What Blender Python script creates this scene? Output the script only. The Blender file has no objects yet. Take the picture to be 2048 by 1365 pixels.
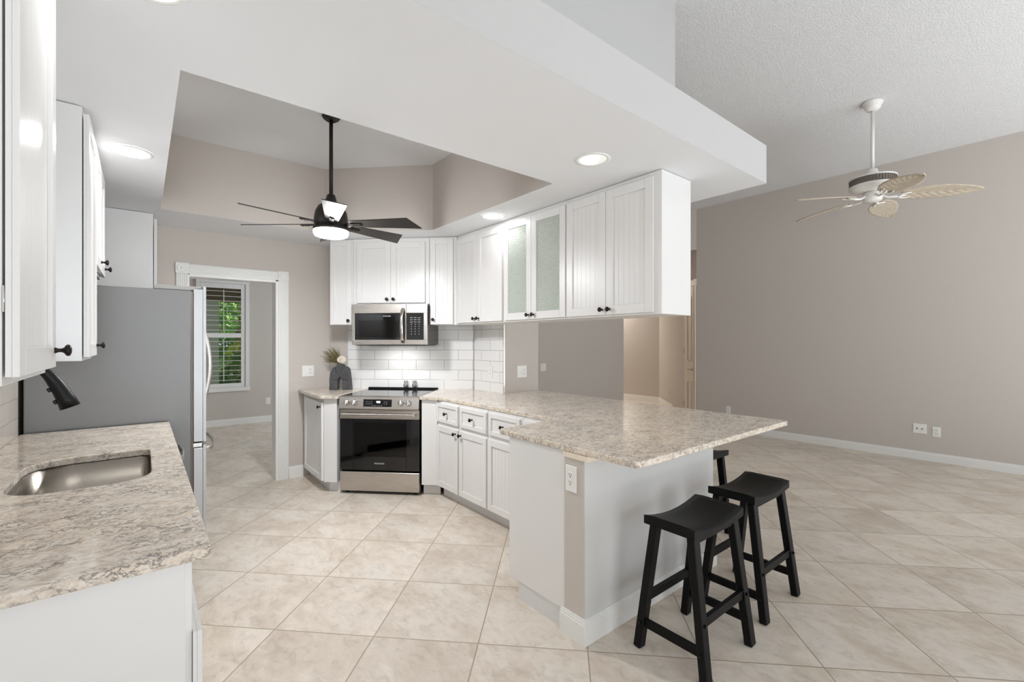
import bpy, bmesh, math, random
from mathutils import Vector, Matrix
random.seed(7)
PI = math.pi
SC = bpy.context.scene
COL = SC.collection

# ------------------------------------------------------------------ camera, world, lights, exposure
cam_d = bpy.data.cameras.new('camera'); cam_d.sensor_width = 36; cam_d.lens = 910 / 2048 * 36
cam_d.shift_y = 0.00073; cam_d.clip_start = 0.02
cam = bpy.data.objects.new('camera', cam_d); COL.objects.link(cam)
cam.location = (0, 0, 1.41); cam.rotation_euler = (PI / 2, 0, math.radians(-39.1))
SC.camera = cam
SC.view_settings.view_transform = 'Standard'; SC.view_settings.look = 'None'
SC.view_settings.gamma = 1; SC.view_settings.use_curve_mapping = False
SC.view_settings.exposure = 0.62
SC.cycles.use_denoising = True
SC.cycles.max_bounces = 10; SC.cycles.diffuse_bounces = 6; SC.cycles.glossy_bounces = 4
SC.cycles.transmission_bounces = 6; SC.cycles.transparent_max_bounces = 10
SC.cycles.sample_clamp_indirect = 6
SC.cycles.caustics_reflective = False; SC.cycles.caustics_refractive = False

W = bpy.data.worlds.new('sky'); SC.world = W; W.use_nodes = True
W.node_tree.nodes['Background'].inputs[0].default_value = (0.86, 0.93, 1, 1)
W.node_tree.nodes['Background'].inputs[1].default_value = 0.45

def light(name, typ, loc, energy, color=(1, 1, 1), rot=(0, 0, 0), size=None, size_y=None, spread=None):
    d = bpy.data.lights.new(name, typ); d.energy = energy; d.color = color
    if typ == 'AREA':
        if size_y: d.shape = 'RECTANGLE'; d.size = size; d.size_y = size_y
        else: d.shape = 'DISK'; d.size = size
        if spread: d.spread = spread
    elif typ == 'SUN': d.angle = math.radians(1)
    elif size: d.shadow_soft_size = size
    o = bpy.data.objects.new(name, d); COL.objects.link(o); o.location = loc; o.rotation_euler = rot
    return o

def aim(o, target):
    o.rotation_euler = (Vector(target) - Vector(o.location)).to_track_quat('-Z', 'Y').to_euler()

DAY = (0.85, 0.93, 1.0)
# daylight: patio sliders behind the camera, tall windows above them, window over the sink, and added fill lamps
UP = math.radians(118)          # window lamps tilted upward as added fill for the ceiling
light('daylight_slider', 'AREA', (5.5, -3.42, 1.25), 44, DAY, (UP, 0, 0), 3.2, 2.3)
light('fill_floor_up', 'AREA', (4.9, -2.5, 0.03), 72, DAY, (PI, 0, 0), 4.4, 1.4)  # added unseen lamp on the floor, aimed up to fill ceiling and walls
light('daylight_dining', 'AREA', (0.6, -3.42, 1.35), 37, DAY, (UP, 0, 0), 2.2, 2.0)
light('fill_dining_up', 'AREA', (0.4, -2.4, 0.03), 38, DAY, (PI, 0, 0), 2.2, 1.4)  # second added floor lamp behind the camera, upward fill only
light('daylight_sink_window', 'AREA', (-0.51, 2.2, 1.62), 2.2, DAY, (0, math.radians(-125), 0), 0.9, 0.85)
light('fill_side_room', 'AREA', (3.9, 7.2, 1.5), 34, DAY, (0, PI / 2, 0), 1.6, 1.6)  # added lamp brightening the side room, no window stands behind it
sun = light('sun', 'SUN', (0, 0, 8), 3.5, (1, 0.96, 0.88)); sun.rotation_euler = (math.radians(38), 0, math.radians(-25))
# ceiling downlights / lamps of the place (their glowing lenses are built with them)
WARM = (0.97, 0.985, 1.0)

# ------------------------------------------------------------------ materials
def new_mat(name):
    m = bpy.data.materials.new(name); m.use_nodes = True
    nt = m.node_tree; b = nt.nodes['Principled BSDF']
    return m, nt, b
def srgb(r, g, b):
    f = lambda c: (c / 255 / 12.92) if c / 255 <= 0.04045 else ((c / 255 + 0.055) / 1.055) ** 2.4
    return (f(r), f(g), f(b), 1)
def N(nt, typ, **kw):
    n = nt.nodes.new(typ)
    for k, v in kw.items():
        if k.startswith('i_'):
            key = k[2:]; n.inputs[int(key) if key.isdigit() else key.replace('_', ' ')].default_value = v
        else: setattr(n, k, v)
    return n
def L(nt, a, b): nt.links.new(a, b)
def math_n(nt, op, a, b=None, c=None):
    n = nt.nodes.new('ShaderNodeMath'); n.operation = op
    for i, v in enumerate((a, b, c)):
        if v is None: continue
        if isinstance(v, (int, float)): n.inputs[i].default_value = v
        else: L(nt, v, n.inputs[i])
    return n.outputs[0]
def ramp(nt, fac, stops, interp='LINEAR'):
    n = nt.nodes.new('ShaderNodeValToRGB'); n.color_ramp.interpolation = interp
    els = n.color_ramp.elements
    while len(els) < len(stops): els.new(0.5)
    for e, (p, c) in zip(els, stops): e.position = p; e.color = c
    L(nt, fac, n.inputs[0]); return n.outputs[0]
def mixc(nt, fac, a, b, blend='MIX'):
    n = nt.nodes.new('ShaderNodeMix'); n.data_type = 'RGBA'; n.blend_type = blend
    for s, v in ((n.inputs[0], fac), (n.inputs[6], a), (n.inputs[7], b)):
        if isinstance(v, (int, float, tuple)): s.default_value = v
        else: L(nt, v, s)
    return n.outputs[2]
def simple(name, col, rough=0.5, metal=0.0, spec=0.5, noise=0.0, nscale=30, bump=0.0, bscale=60, coat=0.0):
    m, nt, b = new_mat(name)
    b.inputs['Base Color'].default_value = col; b.inputs['Roughness'].default_value = rough
    b.inputs['Metallic'].default_value = metal; b.inputs['Specular IOR Level'].default_value = spec
    b.inputs['Coat Weight'].default_value = coat
    tc = N(nt, 'ShaderNodeTexCoord')
    if noise:
        nz = N(nt, 'ShaderNodeTexNoise', i_Scale=nscale, i_Detail=3.0); L(nt, tc.outputs['Object'], nz.inputs['Vector'])
        c1 = tuple(min(1, c * (1 - noise)) for c in col[:3]) + (1,); c2 = tuple(min(1, c * (1 + noise)) for c in col[:3]) + (1,)
        L(nt, ramp(nt, nz.outputs[0], [(0.3, c1), (0.7, c2)]), b.inputs['Base Color'])
    if bump:
        nz = N(nt, 'ShaderNodeTexNoise', i_Scale=bscale, i_Detail=4.0); L(nt, tc.outputs['Object'], nz.inputs['Vector'])
        bp = N(nt, 'ShaderNodeBump', i_Strength=bump, i_Distance=0.004); L(nt, nz.outputs[0], bp.inputs['Height'])
        L(nt, bp.outputs[0], b.inputs['Normal'])
    return m
def emis(name, col, strength):
    m, nt, b = new_mat(name)
    b.inputs['Base Color'].default_value = (0.9, 0.9, 0.9, 1)
    b.inputs['Emission Color'].default_value = col; b.inputs['Emission Strength'].default_value = strength
    return m

M = {}
M['wall'] = simple('greige_wall_paint', srgb(202, 195, 188), 0.75, bump=0.10, bscale=140, noise=0.01)
M['white_wall'] = simple('white_drywall_paint', srgb(211, 210, 209), 0.75, bump=0.06, bscale=140, noise=0.008)
M['fascia'] = simple('soffit_face_darkened', srgb(192, 191, 190), 0.75, noise=0.008)  # same white as the soffit, darkened here to offset strong front light
M['ceiling'] = simple('smooth_ceiling_paint', srgb(229, 230, 232), 0.8, noise=0.006, nscale=4)
M['trim'] = simple('white_trim_gloss', srgb(236, 236, 234), 0.35, noise=0.006)
M['cab'] = simple('white_cabinet_lacquer', srgb(230, 229, 228), 0.32, noise=0.006, nscale=8)
M['bronze'] = simple('oil_rubbed_bronze', srgb(38, 33, 31), 0.3, 0.7, noise=0.1)
M['black'] = simple('black_painted_wood', srgb(6, 6, 7), 0.48, spec=0.2, noise=0.12, nscale=18, bump=0.03)
M['fan_black'] = simple('matte_bronze_black', srgb(40, 36, 33), 0.42, 0.3, noise=0.06)
M['blade_dark'] = simple('dark_fan_blade', srgb(46, 42, 39), 0.35, noise=0.08, nscale=10)
M['rubber'] = simple('black_plastic', srgb(10, 10, 10), 0.42, spec=0.3, noise=0.05)
M['plastic'] = simple('white_plastic_plate', srgb(240, 239, 236), 0.3, noise=0.004)
M['plastic_grey'] = simple('grey_plastic', srgb(150, 149, 147), 0.4, noise=0.01)
M['micro_side'] = simple('dark_microwave_side', srgb(62, 61, 60), 0.22, 0.4, noise=0.02)
M['screen'] = simple('grey_oven_screen', srgb(132, 124, 116), 0.4, noise=0.05)
M['slot'] = simple('dark_slot', srgb(52, 50, 48), 0.6, noise=0.02)
M['silver'] = simple('polished_silver', srgb(214, 212, 208), 0.14, 1.0, noise=0.03)
M['white_fan'] = simple('white_fan_enamel', srgb(236, 234, 230), 0.3, noise=0.01)
M['vent'] = simple('fan_vent_grey', srgb(120, 112, 104), 0.6, noise=0.03)
M['vase'] = simple('charcoal_ceramic', srgb(78, 78, 80), 0.85, noise=0.12, nscale=60, bump=0.3, bscale=150)
M['flower'] = simple('cream_petals', srgb(240, 230, 216), 0.8, noise=0.06, nscale=80, bump=0.3)
M['palm'] = simple('dried_palm', srgb(120, 108, 72), 0.8, noise=0.25, nscale=40)
M['kick'] = simple('toe_kick_white', srgb(222, 222, 222), 0.5, noise=0.01)
M['maple'] = simple('pale_wood_cap', srgb(238, 226, 208), 0.5, noise=0.03)
M['door'] = simple('cream_door_paint', srgb(226, 214, 198), 0.4, noise=0.006)
M['cavity'] = simple('oven_cavity', srgb(70, 64, 58), 0.5, noise=0.08)

def stainless(name, col, rough, axis, strength=0.12):
    m, nt, b = new_mat(name)
    b.inputs['Metallic'].default_value = 1.0; b.inputs['Base Color'].default_value = col
    tc = N(nt, 'ShaderNodeTexCoord'); mp = N(nt, 'ShaderNodeMapping')
    sc = [900, 900, 900]; sc[axis] = 6; mp.inputs['Scale'].default_value = sc
    L(nt, tc.outputs['Object'], mp.inputs[0])
    nz = N(nt, 'ShaderNodeTexNoise', i_Scale=1.0, i_Detail=2.0); L(nt, mp.outputs[0], nz.inputs['Vector'])
    L(nt, ramp(nt, nz.outputs[0], [(0.2, (rough - 0.06,) * 3 + (1,)), (0.8, (rough + 0.08,) * 3 + (1,))]), b.inputs['Roughness'])
    bp = N(nt, 'ShaderNodeBump', i_Strength=strength, i_Distance=0.0006); L(nt, nz.outputs[0], bp.inputs['Height'])
    L(nt, bp.outputs[0], b.inputs['Normal'])
    return m
M['steel'] = stainless('brushed_stainless', srgb(196, 190, 184), 0.27, 0)
M['steel_v'] = stainless('brushed_stainless_upright', srgb(190, 190, 191), 0.42, 2)
M['sink'] = stainless('sink_stainless', srgb(158, 151, 142), 0.27, 1)

def fridge_side():
    m, nt, b = new_mat('textured_grey_steel')
    b.inputs['Metallic'].default_value = 0.55; b.inputs['Base Color'].default_value = srgb(126, 125, 124); b.inputs['Roughness'].default_value = 0.36
    tc = N(nt, 'ShaderNodeTexCoord')
    nz = N(nt, 'ShaderNodeTexNoise', i_Scale=290.0, i_Detail=3.0); L(nt, tc.outputs['Object'], nz.inputs['Vector'])
    bp = N(nt, 'ShaderNodeBump', i_Strength=0.13, i_Distance=0.004); L(nt, nz.outputs[0], bp.inputs['Height']); L(nt, bp.outputs[0], b.inputs['Normal'])
    return m
M['fridge_side'] = fridge_side()

def black_glass(name, rough=0.04, col=(0.006, 0.006, 0.007, 1)):
    m, nt, b = new_mat(name)
    b.inputs['Base Color'].default_value = col; b.inputs['Roughness'].default_value = rough; b.inputs['IOR'].default_value = 1.5
    tc = N(nt, 'ShaderNodeTexCoord'); nz = N(nt, 'ShaderNodeTexNoise', i_Scale=3.0); L(nt, tc.outputs['Object'], nz.inputs['Vector'])
    L(nt, ramp(nt, nz.outputs[0], [(0.3, (rough,) * 3 + (1,)), (0.7, (rough * 1.4,) * 3 + (1,))]), b.inputs['Roughness'])
    return m
M['black_glass'] = black_glass('black_ceramic_glass')
M['cooktop'] = black_glass('cooktop_glass', 0.03, (0.012, 0.012, 0.013, 1))
def tinted_pane(name, tint, fac, gloss_rough=0.03, ior=1.5):
    m, nt, b = new_mat(name); nt.nodes.remove(b)
    out = nt.nodes['Material Output']
    tr = N(nt, 'ShaderNodeBsdfTransparent'); tr.inputs[0].default_value = tint
    gl = N(nt, 'ShaderNodeBsdfGlossy'); gl.inputs['Roughness'].default_value = gloss_rough
    fr = N(nt, 'ShaderNodeFresnel'); fr.inputs[0].default_value = ior
    tc = N(nt, 'ShaderNodeTexCoord'); nz = N(nt, 'ShaderNodeTexNoise', i_Scale=2.0); L(nt, tc.outputs['Object'], nz.inputs['Vector'])
    bp = N(nt, 'ShaderNodeBump', i_Strength=0.01); L(nt, nz.outputs[0], bp.inputs['Height']); L(nt, bp.outputs[0], gl.inputs['Normal'])
    mx = N(nt, 'ShaderNodeMixShader'); L(nt, fr.outputs[0], mx.inputs[0]); L(nt, tr.outputs[0], mx.inputs[1]); L(nt, gl.outputs[0], mx.inputs[2])
    L(nt, mx.outputs[0], out.inputs[0]); return m
M['oven_window'] = tinted_pane('oven_window_glass', (0.16, 0.15, 0.14, 1), 0.3)
M['mw_window'] = tinted_pane('microwave_window_glass', (0.30, 0.28, 0.26, 1), 0.3, 0.08)
M['pane'] = tinted_pane('clear_window_glass', (0.96, 0.98, 0.97, 1), 0.1)

def rain_glass():
    m, nt, b = new_mat('rain_textured_glass')
    b.inputs['Base Color'].default_value = srgb(226, 236, 224); b.inputs['Roughness'].default_value = 0.14
    b.inputs['Transmission Weight'].default_value = 0.35; b.inputs['IOR'].default_value = 1.38
    tc = N(nt, 'ShaderNodeTexCoord'); mp = N(nt, 'ShaderNodeMapping'); mp.inputs['Scale'].default_value = (1, 1, 0.75); L(nt, tc.outputs['Object'], mp.inputs[0])
    vz = N(nt, 'ShaderNodeTexVoronoi', i_Scale=170.0); L(nt, mp.outputs[0], vz.inputs['Vector'])
    bp = N(nt, 'ShaderNodeBump', i_Strength=0.9, i_Distance=0.004); L(nt, vz.outputs[0], bp.inputs['Height']); L(nt, bp.outputs[0], b.inputs['Normal'])
    L(nt, ramp(nt, vz.outputs[0], [(0.1, srgb(196, 208, 194)), (0.5, srgb(232, 240, 230))]), b.inputs['Base Color'])
    return m
M['rain'] = rain_glass()

def granite():
    m, nt, b = new_mat('speckled_granite')
    geo = N(nt, 'ShaderNodeNewGeometry')
    mp = N(nt, 'ShaderNodeMapping'); mp.inputs['Rotation'].default_value = (0, 0, 0.30); mp.inputs['Scale'].default_value = (0.66, 1.0, 1.0); L(nt, geo.outputs['Position'], mp.inputs[0])
    P = mp.outputs[0]
    def nz(scale, detail=4, rough=0.6, dist=0.0):
        n = N(nt, 'ShaderNodeTexNoise', i_Scale=scale, i_Detail=detail, i_Roughness=rough, i_Distortion=dist); L(nt, P, n.inputs['Vector']); return n.outputs[0]
    base = ramp(nt, nz(48, 5, 0.7, 0.3), [(0.28, srgb(176, 165, 153)), (0.40, srgb(220, 205, 188)), (0.54, srgb(238, 226, 210)), (0.68, srgb(242, 237, 230)), (0.80, srgb(216, 216, 218))])
    big = ramp(nt, nz(5, 3), [(0.42, (0, 0, 0, 1)), (0.64, (1, 1, 1, 1))])
    # clumps of thin dark crooked veins and grey flecks
    v1 = math_n(nt, 'ABSOLUTE', math_n(nt, 'SUBTRACT', nz(34, 6, 0.68, 0.45), 0.5))
    vein = ramp(nt, v1, [(0.0, (1, 1, 1, 1)), (0.016, (0.6, 0.6, 0.6, 1)), (0.040, (0, 0, 0, 1))])
    v2 = math_n(nt, 'ABSOLUTE', math_n(nt, 'SUBTRACT', nz(80, 4, 0.65, 0.3), 0.5))
    vein2 = ramp(nt, v2, [(0.0, (0.8, 0.8, 0.8, 1)), (0.05, (0, 0, 0, 1))])
    mask = ramp(nt, nz(11, 5, 0.65), [(0.40, (0.10, 0.10, 0.10, 1)), (0.58, (1, 1, 1, 1))])
    mask2 = ramp(nt, nz(17, 4, 0.6), [(0.38, (0.25, 0.25, 0.25, 1)), (0.60, (1, 1, 1, 1))])
    f1 = math_n(nt, 'MULTIPLY', vein, mask)
    f2 = math_n(nt, 'MULTIPLY', vein2, mask2)
    c = mixc(nt, math_n(nt, 'MULTIPLY', big, 0.22), base, srgb(190, 186, 184))
    c = mixc(nt, math_n(nt, 'MULTIPLY', f2, 0.42), c, srgb(128, 118, 110))
    c = mixc(nt, math_n(nt, 'MULTIPLY', f1, 0.88), c, srgb(64, 60, 62))
    L(nt, c, b.inputs['Base Color']); b.inputs['Roughness'].default_value = 0.10; b.inputs['Specular IOR Level'].default_value = 0.5
    return m
M['granite'] = granite()

def floor_tile():
    m, nt, b = new_mat('travertine_look_floor_tile')
    geo = N(nt, 'ShaderNodeNewGeometry'); sp = N(nt, 'ShaderNodeSeparateXYZ'); L(nt, geo.outputs['Position'], sp.inputs[0])
    x, y = sp.outputs[0], sp.outputs[1]; q = 1 / math.sqrt(2); T = 0.505
    u = math_n(nt, 'DIVIDE', math_n(nt, 'SUBTRACT', math_n(nt, 'MULTIPLY', math_n(nt, 'ADD', x, y), q), 2.096), T)
    v = math_n(nt, 'DIVIDE', math_n(nt, 'SUBTRACT', math_n(nt, 'MULTIPLY', math_n(nt, 'SUBTRACT', y, x), q), 0.880), T)
    def edge(t): return math_n(nt, 'ABSOLUTE', math_n(nt, 'SUBTRACT', math_n(nt, 'SUBTRACT', t, math_n(nt, 'FLOOR', t)), 0.5))
    e = math_n(nt, 'MAXIMUM', edge(u), edge(v))
    grout = ramp(nt, e, [(0.4935, (0, 0, 0, 1)), (0.4965, (1, 1, 1, 1))])
    cell = N(nt, 'ShaderNodeCombineXYZ'); L(nt, math_n(nt, 'FLOOR', u), cell.inputs[0]); L(nt, math_n(nt, 'FLOOR', v), cell.inputs[1])
    wn = N(nt, 'ShaderNodeTexWhiteNoise'); L(nt, cell.outputs[0], wn.inputs[0])
    # shift the stone pattern per tile
    sc = N(nt, 'ShaderNodeVectorMath', operation='SCALE'); L(nt, wn.outputs[1], sc.inputs[0]); sc.inputs['Scale'].default_value = 7.0
    ad = N(nt, 'ShaderNodeVectorMath', operation='ADD'); L(nt, geo.outputs['Position'], ad.inputs[0]); L(nt, sc.outputs[0], ad.inputs[1])
    mp = N(nt, 'ShaderNodeMapping'); mp.inputs['Rotation'].default_value = (0, 0, 0.78); mp.inputs['Scale'].default_value = (1, 0.6, 1); L(nt, ad.outputs[0], mp.inputs[0])
    n1 = N(nt, 'ShaderNodeTexNoise', i_Scale=4.0, i_Detail=7.0, i_Roughness=0.62, i_Distortion=0.5); L(nt, mp.outputs[0], n1.inputs['Vector'])
    n2 = N(nt, 'ShaderNodeTexNoise', i_Scale=18.0, i_Detail=6.0, i_Roughness=0.7, i_Distortion=0.8); L(nt, mp.outputs[0], n2.inputs['Vector'])
    base = ramp(nt, n1.outputs[0], [(0.30, srgb(200, 184, 166)), (0.47, srgb(213, 200, 184)), (0.62, srgb(222, 212, 199)), (0.75, srgb(215, 207, 198))])
    fine = ramp(nt, n2.outputs[0], [(0.34, (0.80, 0.78, 0.75, 1)), (0.50, (1, 1, 1, 1)), (0.68, (1.08, 1.08, 1.09, 1))])
    c = mixc(nt, 0.8, base, fine, 'MULTIPLY')
    vn = math_n(nt, 'ABSOLUTE', math_n(nt, 'SUBTRACT', n1.outputs[0], 0.53))
    c = mixc(nt, math_n(nt, 'MULTIPLY', ramp(nt, vn, [(0.0, (1, 1, 1, 1)), (0.018, (0, 0, 0, 1))]), 0.22), c, srgb(238, 228, 214))
    tint = math_n(nt, 'ADD', math_n(nt, 'MULTIPLY', wn.outputs[0], 0.10), 0.95)
    hv = N(nt, 'ShaderNodeHueSaturation'); L(nt, c, hv.inputs['Color']); L(nt, tint, hv.inputs['Value']); hv.inputs['Saturation'].default_value = 0.87
    c = mixc(nt, grout, hv.outputs[0], srgb(158, 142, 122))
    L(nt, c, b.inputs['Base Color'])
    rr = ramp(nt, n2.outputs[0], [(0.3, (0.34,) * 3 + (1,)), (0.7, (0.46,) * 3 + (1,))]); L(nt, rr, b.inputs['Roughness'])
    h = math_n(nt, 'SUBTRACT', math_n(nt, 'MULTIPLY', n2.outputs[0], 0.25), grout)
    bp = N(nt, 'ShaderNodeBump', i_Strength=0.35, i_Distance=0.002); L(nt, h, bp.inputs['Height']); L(nt, bp.outputs[0], b.inputs['Normal'])
    return m
M['floor'] = floor_tile()

def subway(name, col, grout_col, var=0.02):
    m, nt, b = new_mat(name)
    tc = N(nt, 'ShaderNodeTexCoord'); sp = N(nt, 'ShaderNodeSeparateXYZ'); L(nt, tc.outputs['Object'], sp.inputs[0])
    cb = N(nt, 'ShaderNodeCombineXYZ'); L(nt, sp.outputs[0], cb.inputs[0]); L(nt, sp.outputs[2], cb.inputs[1])
    br = N(nt, 'ShaderNodeTexBrick'); br.offset = 0.5; br.offset_frequency = 2
    L(nt, cb.outputs[0], br.inputs['Vector'])
    d = tuple(c * (1 - var) for c in col[:3]) + (1,)
    br.inputs['Color1'].default_value = col; br.inputs['Color2'].default_value = d; br.inputs['Mortar'].default_value = grout_col
    br.inputs['Scale'].default_value = 1; br.inputs['Brick Width'].default_value = 0.305; br.inputs['Row Height'].default_value = 0.1055
    br.inputs['Mortar Size'].default_value = 0.0016; br.inputs['Mortar Smooth'].default_value = 0.2; br.inputs['Bias'].default_value = 0
    L(nt, br.outputs['Color'], b.inputs['Base Color'])
    nz = N(nt, 'ShaderNodeTexNoise', i_Scale=9.0); L(nt, tc.outputs['Object'], nz.inputs['Vector'])
    h = math_n(nt, 'SUBTRACT', math_n(nt, 'MULTIPLY', nz.outputs[0], 0.3), br.outputs['Fac'])
    bp = N(nt, 'ShaderNodeBump', i_Strength=0.3, i_Distance=0.003); L(nt, h, bp.inputs['Height']); L(nt, bp.outputs[0], b.inputs['Normal'])
    b.inputs['Roughness'].default_value = 0.16
    return m
M['subway'] = subway('white_subway_tile', srgb(238, 238, 238), srgb(126, 122, 118))
M['subway_beige_lit'] = subway('glazed_subway_tile_beige_lit', srgb(210, 203, 194), srgb(160, 152, 144), 0.1)  # same tile as above, with the beige light put into its colour

def knockdown():
    m, nt, b = new_mat('knockdown_textured_ceiling')
    b.inputs['Base Color'].default_value = srgb(222, 222, 223); b.inputs['Roughness'].default_value = 0.9
    geo = N(nt, 'ShaderNodeNewGeometry')
    nz = N(nt, 'ShaderNodeTexNoise', i_Scale=75.0, i_Detail=3.0, i_Roughness=0.55); L(nt, geo.outputs['Position'], nz.inputs['Vector'])
    h = ramp(nt, nz.outputs[0], [(0.46, (0, 0, 0, 1)), (0.56, (1, 1, 1, 1))])
    bp = N(nt, 'ShaderNodeBump', i_Strength=0.45, i_Distance=0.006); L(nt, h, bp.inputs['Height']); L(nt, bp.outputs[0], b.inputs['Normal'])
    return m
M['knockdown'] = knockdown()

def leaf_blade():
    m, nt, b = new_mat('whitewashed_carved_leaf')
    tc = N(nt, 'ShaderNodeTexCoord'); mp = N(nt, 'ShaderNodeMapping'); mp.inputs['Scale'].default_value = (60, 6, 60); L(nt, tc.outputs['Object'], mp.inputs[0])
    nz = N(nt, 'ShaderNodeTexNoise', i_Scale=1.0, i_Detail=4.0); L(nt, mp.outputs[0], nz.inputs['Vector'])
    L(nt, ramp(nt, nz.outputs[0], [(0.3, srgb(190, 177, 158)), (0.7, srgb(212, 200, 183))]), b.inputs['Base Color'])
    b.inputs['Roughness'].default_value = 0.6
    return m
M['leaf'] = leaf_blade()

def foliage(name, c1, c2, scale=3.0):
    m, nt, b = new_mat(name)
    geo = N(nt, 'ShaderNodeNewGeometry'); nz = N(nt, 'ShaderNodeTexNoise', i_Scale=scale, i_Detail=4.0); L(nt, geo.outputs['Position'], nz.inputs['Vector'])
    L(nt, ramp(nt, nz.outputs[0], [(0.35, c1), (0.65, c2)]), b.inputs['Base Color']); b.inputs['Roughness'].default_value = 0.6
    return m
M['green'] = foliage('garden_green', srgb(96, 150, 66), srgb(176, 212, 120))
M['green_dark'] = foliage('deep_green', srgb(84, 124, 70), srgb(140, 178, 104))
M['yellowgreen'] = foliage('yellow_palm', srgb(150, 160, 40), srgb(196, 200, 80))
M['bark'] = simple('bark', srgb(120, 100, 84), 0.9, noise=0.25, nscale=20, bump=0.5)
M['soffit_wood'] = simple('tan_porch_ceiling', srgb(150, 128, 104), 0.7, noise=0.06)
M['stucco'] = simple('white_stucco', srgb(244, 245, 247), 0.8, noise=0.02, bump=0.1)
M['lawn'] = foliage('lawn', srgb(80, 120, 60), srgb(120, 150, 80), 8)
M['lens'] = emis('lit_lens', (1, 0.985, 0.965, 1), 9)
M['lens_soft'] = emis('lit_lens_soft', (1, 0.985, 0.965, 1), 1.5)
M['display'] = emis('display_digits', (0.9, 0.97, 1, 1), 2.0)
M['logo'] = simple('silver_lettering', srgb(205, 205, 205), 0.35, 0.3, noise=0.01)
M['legend'] = simple('grey_legend', srgb(150, 150, 150), 0.5, noise=0.01)

def filigree():
    m, nt, b = new_mat('etched_silver_glass')
    tc = N(nt, 'ShaderNodeTexCoord'); vz = N(nt, 'ShaderNodeTexVoronoi', i_Scale=95.0); vz.feature = 'DISTANCE_TO_EDGE'; L(nt, tc.outputs['Object'], vz.inputs['Vector'])
    f = ramp(nt, vz.outputs[0], [(0.06, (1, 1, 1, 1)), (0.14, (0, 0, 0, 1))])
    L(nt, mixc(nt, f, srgb(226, 226, 226), srgb(70, 70, 72)), b.inputs['Base Color']); b.inputs['Roughness'].default_value = 0.15
    b.inputs['Metallic'].default_value = 0.4
    return m
M['filigree'] = filigree()

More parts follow.
